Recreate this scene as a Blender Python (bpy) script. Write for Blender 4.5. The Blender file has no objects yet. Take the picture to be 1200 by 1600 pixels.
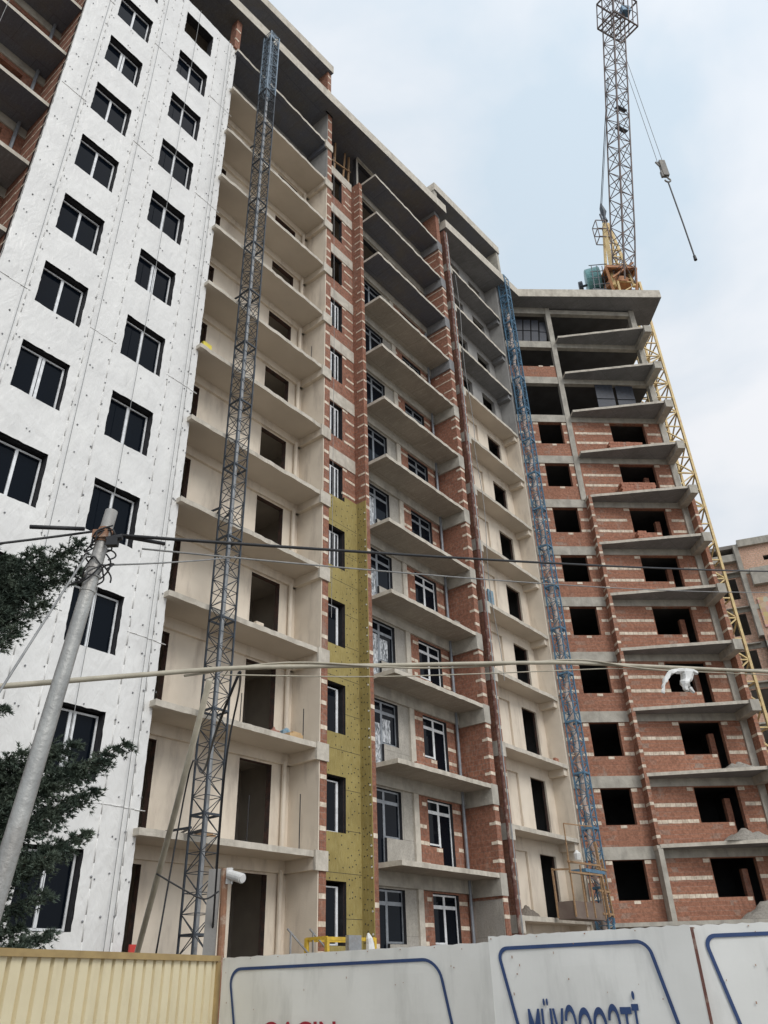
import bpy, math, random
from mathutils import Vector, Matrix, noise
random.seed(7)
R = math.radians
S = bpy.context.scene
COL = S.collection

# ------------------------------------------------------------------ camera
EYE = 1.6
PITCH, ROLL = R(31.408), R(-2.052)
cd = bpy.data.cameras.new('camera'); cam = bpy.data.objects.new('camera', cd); COL.objects.link(cam)
cd.sensor_fit = 'VERTICAL'; cd.sensor_height = 36; cd.lens = 36 * 1203.086 / 1600
cd.clip_start = .05; cd.clip_end = 3000
fwd = Vector((0, math.cos(PITCH), math.sin(PITCH))); r0 = Vector((1, 0, 0)); u0_ = Vector((0, -math.sin(PITCH), math.cos(PITCH)))
rt = math.cos(ROLL) * r0 + math.sin(ROLL) * u0_; up = -math.sin(ROLL) * r0 + math.cos(ROLL) * u0_
mw = Matrix((rt, up, -fwd)).transposed().to_4x4(); mw.translation = (0, 0, EYE)
cam.matrix_world = mw
S.camera = cam
S.view_settings.view_transform = 'Standard'; S.view_settings.look = 'None'
S.view_settings.exposure = 0.0; S.view_settings.gamma = 1.0
try: S.view_settings.use_curve_mapping = False
except Exception: pass

# ------------------------------------------------------------------ world: thin bright overcast over a Nishita sky
SUN_EL, SUN_AZ = R(42), R(146)          # azimuth clockwise from +Y (north of the picture)
sun_dir = Vector((math.sin(SUN_AZ) * math.cos(SUN_EL), math.cos(SUN_AZ) * math.cos(SUN_EL), math.sin(SUN_EL)))
W = bpy.data.worlds.new('World'); S.world = W; W.use_nodes = True
nt = W.node_tree; nt.nodes.clear()
def N(t, ty, **k):
    n = t.nodes.new(ty)
    for a, v in k.items():
        if a == 'i':
            for kk, vv in v.items(): n.inputs[kk].default_value = vv
        else: setattr(n, a, v)
    return n
sky = N(nt, 'ShaderNodeTexSky', sky_type='NISHITA', sun_disc=False, sun_elevation=SUN_EL, sun_rotation=SUN_AZ)
tc = N(nt, 'ShaderNodeTexCoord')
mp = N(nt, 'ShaderNodeMapping'); mp.inputs['Scale'].default_value = (1, 1, 1.7)
nz = N(nt, 'ShaderNodeTexNoise', i={'Scale': 1.9, 'Detail': 6.0, 'Roughness': .5, 'Distortion': .3})
cr = N(nt, 'ShaderNodeValToRGB')
cr.color_ramp.elements[0].position = .39; cr.color_ramp.elements[0].color = (5.9, 6.9, 7.8, 1)
cr.color_ramp.elements[1].position = .60; cr.color_ramp.elements[1].color = (8.5, 8.65, 8.95, 1)
e = cr.color_ramp.elements.new(.47); e.color = (6.9, 7.5, 8.15, 1)
dt = N(nt, 'ShaderNodeVectorMath', operation='DOT_PRODUCT'); dt.inputs[1].default_value = sun_dir
mr = N(nt, 'ShaderNodeMapRange', i={'From Min': -.2, 'From Max': 1.0, 'To Min': 1.0, 'To Max': 1.45})
mul = N(nt, 'ShaderNodeVectorMath', operation='SCALE')
mx = N(nt, 'ShaderNodeMix', data_type='RGBA'); mx.inputs[0].default_value = .93
bg = N(nt, 'ShaderNodeBackground', i={'Strength': .1}); wo = N(nt, 'ShaderNodeOutputWorld')
L = nt.links.new
L(tc.outputs['Generated'], mp.inputs[0]); L(mp.outputs[0], nz.inputs['Vector']); L(nz.outputs['Fac'], cr.inputs[0])
L(tc.outputs['Generated'], dt.inputs[0]); L(dt.outputs['Value'], mr.inputs[0]); L(cr.outputs[0], mul.inputs[0]); L(mr.outputs[0], mul.inputs['Scale'])
L(sky.outputs[0], mx.inputs[6]); L(mul.outputs[0], mx.inputs[7]); L(mx.outputs[2], bg.inputs[0]); L(bg.outputs[0], wo.inputs[0])

sl = bpy.data.lights.new('sun', 'SUN'); sl.energy = 1.5; sl.angle = R(24); sl.color = (1, .965, .91)
so = bpy.data.objects.new('sun', sl); COL.objects.link(so); so.location = (0, -20, 60)
so.rotation_euler = sun_dir.to_track_quat('Z', 'Y').to_euler()

# ------------------------------------------------------------------ materials
def newmat(name):
    m = bpy.data.materials.new(name); m.use_nodes = True; t = m.node_tree
    return m, t, t.nodes['Principled BSDF']
def mixc(t, fac, a, b):
    x = N(t, 'ShaderNodeMix', data_type='RGBA')
    if isinstance(fac, (int, float)): x.inputs[0].default_value = fac
    else: t.links.new(fac, x.inputs[0])
    for i, c in ((6, a), (7, b)):
        if isinstance(c, tuple): x.inputs[i].default_value = (*c[:3], 1)
        else: t.links.new(c, x.inputs[i])
    return x.outputs[2]
def noisef(t, vec, scale, detail=5, rough=.55, lo=.35, hi=.65, dist=0.0):
    n = N(t, 'ShaderNodeTexNoise', i={'Scale': scale, 'Detail': detail, 'Roughness': rough, 'Distortion': dist}); t.links.new(vec, n.inputs['Vector'])
    r = N(t, 'ShaderNodeMapRange', i={'From Min': lo, 'From Max': hi}); t.links.new(n.outputs['Fac'], r.inputs[0])
    return r.outputs[0]
def vecmap(t, sc=(1, 1, 1)):
    c = N(t, 'ShaderNodeTexCoord'); m = N(t, 'ShaderNodeMapping'); m.inputs['Scale'].default_value = sc
    t.links.new(c.outputs['Object'], m.inputs[0]); return m.outputs[0]
def bump(t, b, h, strength=.3, dist=.02):
    n = N(t, 'ShaderNodeBump', i={'Strength': strength, 'Distance': dist}); t.links.new(h, n.inputs['Height']); t.links.new(n.outputs[0], b.inputs['Normal'])
def plain(name, c1, c2=None, scale=3, rough=.8, metal=0, bs=0, bscale=20, stain=None, sc=(1, 1, 1)):
    m, t, b = newmat(name); v = vecmap(t, sc)
    c2 = c2 or tuple(x * .75 for x in c1)
    c = mixc(t, noisef(t, v, scale), c1, c2)
    if stain:
        v2 = vecmap(t, (1, 1, .22)); c = mixc(t, noisef(t, v2, 2.3, 6, .62, .52, .78), c, stain)
    t.links.new(c, b.inputs['Base Color']); b.inputs['Roughness'].default_value = rough; b.inputs['Metallic'].default_value = metal
    if bs: bump(t, b, noisef(t, vecmap(t), bscale, 4, .6, .2, .8), bs)
    return m
def brickmat(name, a, b_, mortar, bw=.25, rh=.19, msz=.012, big=(.8, .8, .8)):
    m, t, b = newmat(name); c = N(t, 'ShaderNodeTexCoord'); s = N(t, 'ShaderNodeSeparateXYZ'); t.links.new(c.outputs['Object'], s.inputs[0])
    ad = N(t, 'ShaderNodeMath', operation='ADD'); t.links.new(s.outputs[0], ad.inputs[0]); t.links.new(s.outputs[1], ad.inputs[1])
    cb = N(t, 'ShaderNodeCombineXYZ'); t.links.new(ad.outputs[0], cb.inputs[0]); t.links.new(s.outputs[2], cb.inputs[1])
    wn = N(t, 'ShaderNodeTexNoise', i={'Scale': 2.2, 'Detail': 2.0}); t.links.new(c.outputs['Object'], wn.inputs['Vector']); wv = N(t, 'ShaderNodeVectorMath', operation='MULTIPLY_ADD'); wv.inputs[1].default_value = (.07, .07, 0); t.links.new(wn.outputs['Color'], wv.inputs[0]); t.links.new(cb.outputs[0], wv.inputs[2])
    br = N(t, 'ShaderNodeTexBrick', offset=.5, i={'Scale': 1.0, 'Mortar Size': msz, 'Mortar Smooth': .3, 'Bias': -.1, 'Brick Width': bw, 'Row Height': rh})
    br.inputs['Color1'].default_value = (*a, 1); br.inputs['Color2'].default_value = (*b_, 1); br.inputs['Mortar'].default_value = (*mortar, 1)
    t.links.new(wv.outputs[0], br.inputs['Vector'])
    v = vecmap(t)
    n1 = noisef(t, v, .55, 4, .6, .3, .7); n2 = noisef(t, v, 9, 3, .7, .35, .75)
    x = mixc(t, n1, br.outputs['Color'], tuple(q * .8 for q in a))
    mm = N(t, 'ShaderNodeMix', data_type='RGBA', blend_type='MULTIPLY'); mm.inputs[0].default_value = .55
    t.links.new(x, mm.inputs[6]); ml = N(t, 'ShaderNodeMapRange', i={'To Min': .5, 'To Max': 1.35}); t.links.new(n2, ml.inputs[0])
    t.links.new(ml.outputs[0], mm.inputs[7]); mm.inputs[0].default_value = .7
    st = mixc(t, noisef(t, vecmap(t, (1, 1, .3)), 1.7, 6, .65, .6, .82), mm.outputs[2], (.34, .27, .22))
    t.links.new(st, b.inputs['Base Color']); b.inputs['Roughness'].default_value = .9
    inv = N(t, 'ShaderNodeMath', operation='SUBTRACT'); inv.inputs[0].default_value = 1; t.links.new(br.outputs['Fac'], inv.inputs[1])
    a2 = N(t, 'ShaderNodeMath', operation='ADD'); t.links.new(inv.outputs[0], a2.inputs[0]); t.links.new(n2, a2.inputs[1])
    bump(t, b, a2.outputs[0], .5, .012)
    return m
def formmat(name, base, dark, lines, pw=2.4, ph=1.2, blotch=(.2, .2, .19), vertical=False):
    """board-marked concrete: panel joints and drying blotches, in plan (soffits) or elevation"""
    m, t, b = newmat(name); c = N(t, 'ShaderNodeTexCoord'); v0 = c.outputs['Object']
    if vertical:
        s = N(t, 'ShaderNodeSeparateXYZ'); t.links.new(v0, s.inputs[0]); ad = N(t, 'ShaderNodeMath', operation='ADD')
        t.links.new(s.outputs[0], ad.inputs[0]); t.links.new(s.outputs[1], ad.inputs[1]); cb = N(t, 'ShaderNodeCombineXYZ')
        t.links.new(ad.outputs[0], cb.inputs[0]); t.links.new(s.outputs[2], cb.inputs[1]); v0 = cb.outputs[0]
    br = N(t, 'ShaderNodeTexBrick', offset=.37, i={'Scale': 1.0, 'Mortar Size': .012, 'Mortar Smooth': .2, 'Brick Width': pw, 'Row Height': ph})
    t.links.new(v0, br.inputs['Vector'])
    br.inputs['Color1'].default_value = (*base, 1); br.inputs['Color2'].default_value = (*dark, 1); br.inputs['Mortar'].default_value = (*lines, 1)
    v = vecmap(t)
    x = mixc(t, noisef(t, v, .9, 6, .62, .42, .7, .4), br.outputs['Color'], blotch)
    x = mixc(t, noisef(t, vecmap(t, (3.5, .6, 1) if not vertical else (1, 1, .25)), 3, 6, .7, .52, .8), x, tuple(min(1, q * 1.35) for q in base))
    x = mixc(t, noisef(t, v, 22, 4, .7, .45, .85), x, tuple(q * .6 for q in dark))
    t.links.new(x, b.inputs['Base Color']); b.inputs['Roughness'].default_value = .88
    bump(t, b, noisef(t, v, 14, 5, .65, .2, .8), .3, .015)
    return m
def metal(name, c, rust=None, rough=.45, met=.6):
    m, t, b = newmat(name); v = vecmap(t); x = mixc(t, noisef(t, v, 6, 5, .6, .35, .7), c, tuple(q * .7 for q in c))
    if rust: x = mixc(t, noisef(t, v, 4.5, 7, .7, .5, .68), x, rust)
    t.links.new(x, b.inputs['Base Color']); b.inputs['Roughness'].default_value = rough; b.inputs['Metallic'].default_value = met
    return m

BRICK = brickmat('brick', (.36, .16, .10), (.26, .108, .07), (.29, .21, .165))
BRICK2 = brickmat('brick_wing', (.42, .195, .122), (.30, .128, .082), (.36, .25, .195))
BRICKN = brickmat('brick_new', (.50, .22, .14), (.40, .16, .10), (.33, .19, .14), .25, .13)
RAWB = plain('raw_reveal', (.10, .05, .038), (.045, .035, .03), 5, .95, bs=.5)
STONE = plain('pale_block', (.80, .70, .57), (.50, .42, .33), 5, .9, bs=.3)
CONC = plain('concrete', (.47, .44, .38), (.34, .315, .27), 2.2, .88, bs=.35, bscale=12, stain=(.24, .225, .20))
EDGE = plain('slab_edge', (.60, .55, .47), (.46, .42, .355), 3.5, .88, bs=.4, bscale=15, stain=(.33, .29, .24))
CONCV = formmat('concrete_wall', (.42, .39, .34), (.36, .335, .30), (.23, .215, .19), 1.9, 2.8, (.30, .28, .24), True)
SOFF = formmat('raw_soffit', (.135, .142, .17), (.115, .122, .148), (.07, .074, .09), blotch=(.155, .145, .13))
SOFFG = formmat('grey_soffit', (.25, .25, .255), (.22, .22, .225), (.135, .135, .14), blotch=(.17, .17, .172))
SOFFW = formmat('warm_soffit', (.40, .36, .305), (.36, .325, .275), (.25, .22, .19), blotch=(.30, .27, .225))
CREAM = plain('cream_plaster', (.74, .655, .545), (.66, .575, .47), .9, .9, bs=.2, bscale=30, stain=(.47, .40, .33))
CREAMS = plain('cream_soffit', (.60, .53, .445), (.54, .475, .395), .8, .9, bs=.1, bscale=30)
GREY = plain('grey_plaster', (.34, .33, .315), (.27, .262, .25), 1.4, .9, bs=.2, stain=(.22, .21, .2))
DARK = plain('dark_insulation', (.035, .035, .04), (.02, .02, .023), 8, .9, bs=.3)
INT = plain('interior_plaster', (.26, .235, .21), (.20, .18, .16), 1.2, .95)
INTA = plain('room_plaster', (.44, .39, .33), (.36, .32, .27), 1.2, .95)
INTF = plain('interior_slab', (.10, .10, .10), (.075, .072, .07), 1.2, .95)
ALU = metal('window_frame', (.86, .87, .88), None, .45, .05)
ALUD = metal('window_frame_grey', (.30, .32, .345), None, .4, .4)
PIPE = metal('grey_pipe', (.25, .27, .30), None, .5, .2)
STEEL = metal('mast_steel', (.06, .072, .088), (.035, .035, .04), .5, .35)
STEELU = metal('mast_steel_pale', (.22, .29, .36), (.16, .18, .2), .5, .3)
BLUE = metal('mast_blue', (.13, .26, .39), (.10, .15, .20), .5, .2)
ZINC = metal('mast_tube', (.38, .39, .40), (.26, .24, .22), .5, .4)
YEL = metal('crane_yellow', (.72, .55, .26), (.52, .32, .18), .6, .1)
YELB = metal('bright_yellow', (.75, .50, .05), (.5, .32, .05), .5, .1)
RUSTD = metal('hook_grey', (.16, .15, .135), (.24, .21, .17), .6, .1)
ORA = metal('crane_orange', (.50, .23, .10), (.30, .13, .07), .6, .1)
JIB = metal('jib_steel', (.17, .145, .14), (.25, .15, .12), .6, .2)
TEAL = metal('tank_teal', (.16, .34, .34), (.06, .13, .15), .4, .3)
RUST = metal('rusty_steel', (.33, .17, .10), (.47, .38, .30), .8, .1)
REDP = metal('red_brown_pipe', (.13, .05, .038), (.30, .24, .20), .8, .0)
WIRE = plain('black_cable', (.012, .012, .014), (.02, .02, .022), 10, .55)
WIREG = plain('grey_wire', (.30, .30, .29), (.2, .2, .2), 10, .6)
COND = plain('beige_conduit', (.46, .42, .33), (.36, .325, .25), 5, .6)
POLE = plain('pole_steel', (.42, .42, .40), (.30, .30, .29), 3.5, .5, .35, bs=.25, bscale=25, stain=(.20, .165, .14))
WOOD = plain('timber', (.40, .25, .13), (.27, .165, .09), 3, .8, bs=.3, sc=(1, 1, 5))
BOARD = plain('brown_board', (.20, .155, .125), (.15, .11, .09), 2, .8)
FORM = metal('formwork_panel', (.045, .05, .065), (.03, .03, .035), .6, .2)
SANDM = plain('sand', (.34, .31, .27), (.24, .22, .19), 12, .95, bs=.8, bscale=30)
WHITE = plain('white_plastic', (.78, .78, .76), (.66, .66, .64), 8, .5)
REDM = plain('red_plastic', (.60, .045, .03), (.5, .04, .03), 5, .5)
YELP = plain('yellow_bag', (.75, .62, .08), (.6, .5, .06), 5, .6)
BAGB = plain('blue_bag', (.10, .24, .34), (.3, .36, .4), 14, .5)
FENY = plain('cream_metal_sheet', (.76, .67, .45), (.71, .62, .41), 1.6, .42, bs=.05, stain=(.62, .53, .34))
FENR = plain('fence_rail', (.42, .30, .13), (.33, .23, .10), 4, .6)
PAN = plain('painted_board', (.72, .72, .69), (.65, .65, .62), .9, .42, bs=.10, bscale=2.2, stain=(.50, .50, .475))
BLUEP = plain('blue_paint', (.022, .055, .16), (.02, .045, .13), 4, .45)
CRIM = plain('crimson_paint', (.33, .012, .035), (.28, .01, .03), 4, .45)
BARK = plain('bark', (.10, .07, .05), (.06, .045, .035), 7, .95, bs=.8)
GROUND = plain('dirt', (.22, .19, .155), (.15, .13, .11), .4, .95, bs=.5, bscale=4)
ASPH = plain('asphalt', (.06, .06, .062), (.045, .045, .047), 1.2, .9, bs=.5, bscale=40)
PAVE = brickmat('paving', (.30, .28, .25), (.26, .24, .22), (.15, .14, .13), .4, .2)

m, t, b = newmat('glass'); b.inputs['Base Color'].default_value = (.004, .006, .010, 1); b.inputs['Roughness'].default_value = .04
b.inputs['Specular IOR Level'].default_value = .09; GLASS = m
m, t, b = newmat('pane_sky_reflection'); v = vecmap(t); t.links.new(mixc(t, noisef(t, vecmap(t, (2, 1, .8)), 5, 6, .6, .42, .58, 1.5), (.62, .64, .66), (.10, .11, .12)), b.inputs['Base Color']); b.inputs['Roughness'].default_value = .35; SKYREFL = m  # pale mottling paints a white sky reflection into the pane colour
m, t, b = newmat('rock_wool'); v = vecmap(t)
x = mixc(t, noisef(t, vecmap(t, (1, 1, 1)), 1.3, 5, .6), (.36, .285, .098), (.265, .205, .066)); x = mixc(t, noisef(t, vecmap(t, (14, 14, 1.2)), 2.5, 5, .7, .45, .8), x, (.42, .36, .165))
t.links.new(x, b.inputs['Base Color']); b.inputs['Roughness'].default_value = .95; bump(t, b, noisef(t, vecmap(t, (6, 6, 1)), 9, 5, .7, .2, .8), .5); WOOL = m
m, t, b = newmat('membrane'); v = vecmap(t)
x = mixc(t, noisef(t, v, .8, 4, .5), (.78, .77, .745), (.71, .70, .68)); x = mixc(t, noisef(t, vecmap(t, (1, 1, .35)), 3, 6, .6, .55, .85), x, (.62, .61, .59))
t.links.new(x, b.inputs['Base Color']); b.inputs['Roughness'].default_value = .36
def crease(vec, scale, det, dist):
    n = N(t, 'ShaderNodeTexNoise', i={'Scale': scale, 'Detail': det, 'Roughness': .5, 'Distortion': dist}); t.links.new(vec, n.inputs['Vector'])
    a = N(t, 'ShaderNodeMath', operation='SUBTRACT'); t.links.new(n.outputs['Fac'], a.inputs[0]); a.inputs[1].default_value = .5
    b2 = N(t, 'ShaderNodeMath', operation='ABSOLUTE'); t.links.new(a.outputs[0], b2.inputs[0]); return b2.outputs[0]
def rotv(ang, sc):
    c = N(t, 'ShaderNodeTexCoord'); m2 = N(t, 'ShaderNodeMapping'); m2.inputs['Rotation'].default_value = (0, ang, 0); m3 = N(t, 'ShaderNodeMapping'); m3.inputs['Scale'].default_value = sc
    t.links.new(c.outputs['Object'], m2.inputs[0]); t.links.new(m2.outputs[0], m3.inputs[0]); return m3.outputs[0]
k1 = crease(rotv(.5, (1.4, 1, .28)), 2.6, 2.0, .3); k2 = crease(rotv(-.45, (1.4, 1, .30)), 3.4, 2.0, .35); k3 = crease(rotv(0, (1.8, 1, .12)), 1.8, 2.0, .15)
ad = N(t, 'ShaderNodeMath', operation='ADD'); t.links.new(k1, ad.inputs[0]); t.links.new(k2, ad.inputs[1]); ad2 = N(t, 'ShaderNodeMath', operation='ADD'); t.links.new(ad.outputs[0], ad2.inputs[0]); t.links.new(k3, ad2.inputs[1])
sm = N(t, 'ShaderNodeTexNoise', i={'Scale': 3.2, 'Detail': 4.0, 'Roughness': .45, 'Distortion': .8}); t.links.new(rotv(.3, (1.1, 1, .6)), sm.inputs['Vector']); m9 = N(t, 'ShaderNodeMath', operation='MULTIPLY_ADD'); m9.inputs[1].default_value = .55; t.links.new(ad2.outputs[0], m9.inputs[0]); t.links.new(sm.outputs['Fac'], m9.inputs[2])
bump(t, b, m9.outputs[0], .42, .075); MEMB = m
m, t, b = newmat('mosaic_stone'); vo = N(t, 'ShaderNodeTexVoronoi', i={'Scale': 3.0}); t.links.new(vecmap(t), vo.inputs['Vector'])
x = mixc(t, .55, (.62, .44, .27), vo.outputs['Color']); x = mixc(t, .62, x, (.62, .43, .27)); t.links.new(x, b.inputs['Base Color']); b.inputs['Roughness'].default_value = .9; MOSA = m
PINK = brickmat('pink_brick', (.74, .47, .34), (.64, .40, .28), (.6, .5, .43))
m, t, b = newmat('needles'); x = mixc(t, noisef(t, vecmap(t), 3, 3, .5), (.045, .068, .05), (.09, .115, .08)); t.links.new(x, b.inputs['Base Color']); b.inputs['Roughness'].default_value = .7; NEED = m

# ------------------------------------------------------------------ mesh helpers
class MB:
    def __init__(s): s.v = []; s.f = []; s.m = []; s.sm = False
    def quad(s, a, b, c, d, m=0):
        n = len(s.v); s.v += [a, b, c, d]; s.f.append((n, n + 1, n + 2, n + 3)); s.m.append(m)
    def tri(s, a, b, c, m=0):
        n = len(s.v); s.v += [a, b, c]; s.f.append((n, n + 1, n + 2)); s.m.append(m)
    def box(s, x0, x1, y0, y1, z0, z1, m=0):
        n = len(s.v); s.v += [(x0, y0, z0), (x1, y0, z0), (x1, y1, z0), (x0, y1, z0), (x0, y0, z1), (x1, y0, z1), (x1, y1, z1), (x0, y1, z1)]
        for q in ((0, 3, 2, 1), (4, 5, 6, 7), (0, 1, 5, 4), (1, 2, 6, 5), (2, 3, 7, 6), (3, 0, 4, 7)):
            s.f.append(tuple(n + i for i in q)); s.m.append(m)
        return s
    def prism(s, poly, z0, z1, ms=0, mt=0, mbt=0):
        n = len(s.v); k = len(poly); s.v += [(x, y, z0) for x, y in poly] + [(x, y, z1) for x, y in poly]
        ar = sum(poly[i][0] * poly[(i + 1) % k][1] - poly[(i + 1) % k][0] * poly[i][1] for i in range(k))
        o = list(range(k)) if ar > 0 else list(range(k))[::-1]
        s.f.append(tuple(n + i for i in o[::-1])); s.m.append(mbt); s.f.append(tuple(n + k + i for i in o)); s.m.append(mt)
        for a in range(k):
            i, j = o[a], o[(a + 1) % k]; s.f.append((n + i, n + j, n + k + j, n + k + i)); s.m.append(ms)
        return s
    def tube(s, pts, r, n=6, m=0, cap=True):
        pts = [Vector(p) for p in pts]; rs = r if isinstance(r, (list, tuple)) else [r] * len(pts); base = len(s.v); prev = None
        for i, p in enumerate(pts):
            d = (pts[min(i + 1, len(pts) - 1)] - pts[max(i - 1, 0)]).normalized()
            if prev is None:
                a = d.cross(Vector((0, 0, 1)));  a = a if a.length > .05 else d.cross(Vector((1, 0, 0))); a.normalize()
            else: a = (prev - d * prev.dot(d)).normalized()
            prev = a; bb = d.cross(a)
            for k in range(n):
                an = 2 * math.pi * (k + .5) / n; s.v.append(tuple(p + (a * math.cos(an) + bb * math.sin(an)) * rs[i]))
        for i in range(len(pts) - 1):
            for k in range(n):
                k2 = (k + 1) % n; s.f.append((base + i * n + k, base + i * n + k2, base + (i + 1) * n + k2, base + (i + 1) * n + k)); s.m.append(m)
        if cap:
            s.f.append(tuple(base + k for k in range(n))[::-1]); s.m.append(m); e_ = base + (len(pts) - 1) * n; s.f.append(tuple(e_ + k for k in range(n))); s.m.append(m)
        return s
    def bar(s, p, q, w=.05, m=0): return s.tube([p, q], w * .7071, 4, m)
    def disc(s, c, n_, r, m=0, k=6, h=.006):
        c = Vector(c); n_ = Vector(n_).normalized(); return s.tube([c, c + n_ * h], r, k, m)
    def wall(s, u0, u1, z0, z1, y0, y1, holes=(), mf=0, mbk=0, mr=0, ax=0):
        """upright slab with rectangular openings; front at y0, back at y1; ax=1 swaps the plan axes"""
        hs = [h for h in holes if h[0] < u1 and h[1] > u0 and h[2] < z1 and h[3] > z0]
        us = sorted({u0, u1, *[min(max(q, u0), u1) for h in hs for q in h[:2]]}); zs = sorted({z0, z1, *[min(max(q, z0), z1) for h in hs for q in h[2:4]]})
        def solid(i, j):
            if i < 0 or j < 0 or i >= len(us) - 1 or j >= len(zs) - 1: return False
            a = (us[i] + us[i + 1]) / 2; c = (zs[j] + zs[j + 1]) / 2
            return not any(h[0] < a < h[1] and h[2] < c < h[3] for h in hs)
        P = (lambda u, y, z: (u, y, z)) if not ax else (lambda u, y, z: (y, u, z))
        def q4(a, b, c, d, m):
            if ax: a, b, c, d = d, c, b, a
            s.quad(P(*a), P(*b), P(*c), P(*d), m)
        for i in range(len(us) - 1):
            for j in range(len(zs) - 1):
                if not solid(i, j): continue
                a, b_, c, d = us[i], us[i + 1], zs[j], zs[j + 1]
                q4((a, y0, c), (b_, y0, c), (b_, y0, d), (a, y0, d), mf); q4((b_, y1, c), (a, y1, c), (a, y1, d), (b_, y1, d), mbk)
                if not solid(i - 1, j): q4((a, y1, c), (a, y0, c), (a, y0, d), (a, y1, d), mr)
                if not solid(i + 1, j): q4((b_, y0, c), (b_, y1, c), (b_, y1, d), (b_, y0, d), mr)
                if not solid(i, j - 1): q4((a, y1, c), (b_, y1, c), (b_, y0, c), (a, y0, c), mr)
                if not solid(i, j + 1): q4((a, y0, d), (b_, y0, d), (b_, y1, d), (a, y1, d), mr)
        return s
    def stones(s, u0, u1, z, y, m, h=.125, holes=(), d=.05, ax=0, ln=.25, skip=0.0):
        u = u0
        while u < u1 - .06:
            l = min(ln * random.uniform(.85, 1.12), u1 - u)
            if random.random() >= skip and not any(hh[0] < u + l - .02 and hh[1] > u + .02 and hh[2] < z + h and hh[3] > z for hh in holes):
                p = random.uniform(.003, .012); dz = random.uniform(-.006, .006)
                if ax: s.box(y - p, y + d, u, u + l - .014, z + dz, z + h + dz, m)
                else: s.box(u, u + l - .014, y - p, y + d, z + dz, z + h + dz, m)
            u += l
    def lattice(s, cx, cy, a, z0, z1, bay, leg, br, m=0, joint=0, mj=0, jh=.05):
        h = a / 2; c = [(cx - h, cy - h), (cx + h, cy - h), (cx + h, cy + h), (cx - h, cy + h)]
        for x, y in c: s.bar((x, y, z0), (x, y, z1), leg, m)
        n = max(1, round((z1 - z0) / bay)); bay = (z1 - z0) / n
        for i in range(n):
            za, zb = z0 + i * bay, z0 + (i + 1) * bay
            for k in range(4):
                p, q = c[k], c[(k + 1) % 4]
                s.bar((*p, zb), (*q, zb), br, m)
                if (i + k) % 2: p, q = q, p
                s.bar((*p, za), (*q, zb), br, m)
            if joint and i % joint == joint - 1:
                for k in range(4):
                    p, q = c[k], c[(k + 1) % 4]; s.bar((*p, zb), (*q, zb), jh, mj)
        return s

def smoothp(P_, k=6):
    P_ = [Vector(p) for p in P_]; out = []
    for i in range(len(P_) - 1):
        a, b_, c, d = P_[max(i - 1, 0)], P_[i], P_[i + 1], P_[min(i + 2, len(P_) - 1)]
        for j in range(k):
            t_ = j / k; out.append(.5 * ((2 * b_) + (c - a) * t_ + (2 * a - 5 * b_ + 4 * c - d) * t_ ** 2 + (3 * b_ - a - 3 * c + d) * t_ ** 3))
    return out + [P_[-1]]
class Frame:
    def __init__(s, o, ang): s.o = Vector((o[0], o[1], 0)); s.a = ang; s.x = Vector((math.cos(ang), math.sin(ang), 0)); s.y = Vector((-math.sin(ang), math.cos(ang), 0))
    def w(s, x, y, z=0): return s.o + s.x * x + s.y * y + Vector((0, 0, z))
    def l(s, p):
        d = Vector((p[0], p[1], 0)) - s.o; return (d.dot(s.x), d.dot(s.y))
WF = Frame((0, 0), 0)
FA = Frame((0, 0), R(52.091)); FG = Frame((11.44, 36.19), R(5.0))

def mesh(name, mb, mats, off=(0, 0, 0), smooth=False, merge=False):
    me = bpy.data.meshes.new(name); ox, oy, oz = off
    me.from_pydata([(v[0] - ox, v[1] - oy, v[2] - oz) for v in mb.v], [], mb.f)
    mats = mats if isinstance(mats, (list, tuple)) else [mats]
    for q in mats: me.materials.append(q)
    me.polygons.foreach_set('material_index', mb.m)
    if smooth: me.polygons.foreach_set('use_smooth', [True] * len(me.polygons))
    me.update(); return me
def part(name, mb, mats, parent, smooth=False, label=None):
    off = parent.get('_off', (0, 0, 0)); o = bpy.data.objects.new(name, mesh(name, mb, mats, off, smooth)); COL.objects.link(o); o.parent = parent
    o['_off'] = off
    if label: o['label'] = label
    return o
def tag(o, label, cat, group=None):
    o['label'] = label; o['category'] = cat
    if group: o['group'] = group
def empty(name, fr, base, label, cat, group=None):
    o = bpy.data.objects.new(name, None); COL.objects.link(o); o.location = fr.w(*base); o.rotation_euler = (0, 0, fr.a); o.empty_display_size = .3
    o['_off'] = tuple(base); tag(o, label, cat, group); return o
def single(name, mb, mats, fr, base, label, cat, group=None, smooth=False):
    o = bpy.data.objects.new(name, mesh(name, mb, mats, base, smooth)); COL.objects.link(o); o.location = fr.w(*base); o.rotation_euler = (0, 0, fr.a)
    tag(o, label, cat, group); return o
def struct(name, mb, mats, smooth=False):
    o = bpy.data.objects.new(name, mesh(name, mb, mats, (0, 0, 0), smooth)); COL.objects.link(o); o['kind'] = 'structure'; return o

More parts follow.
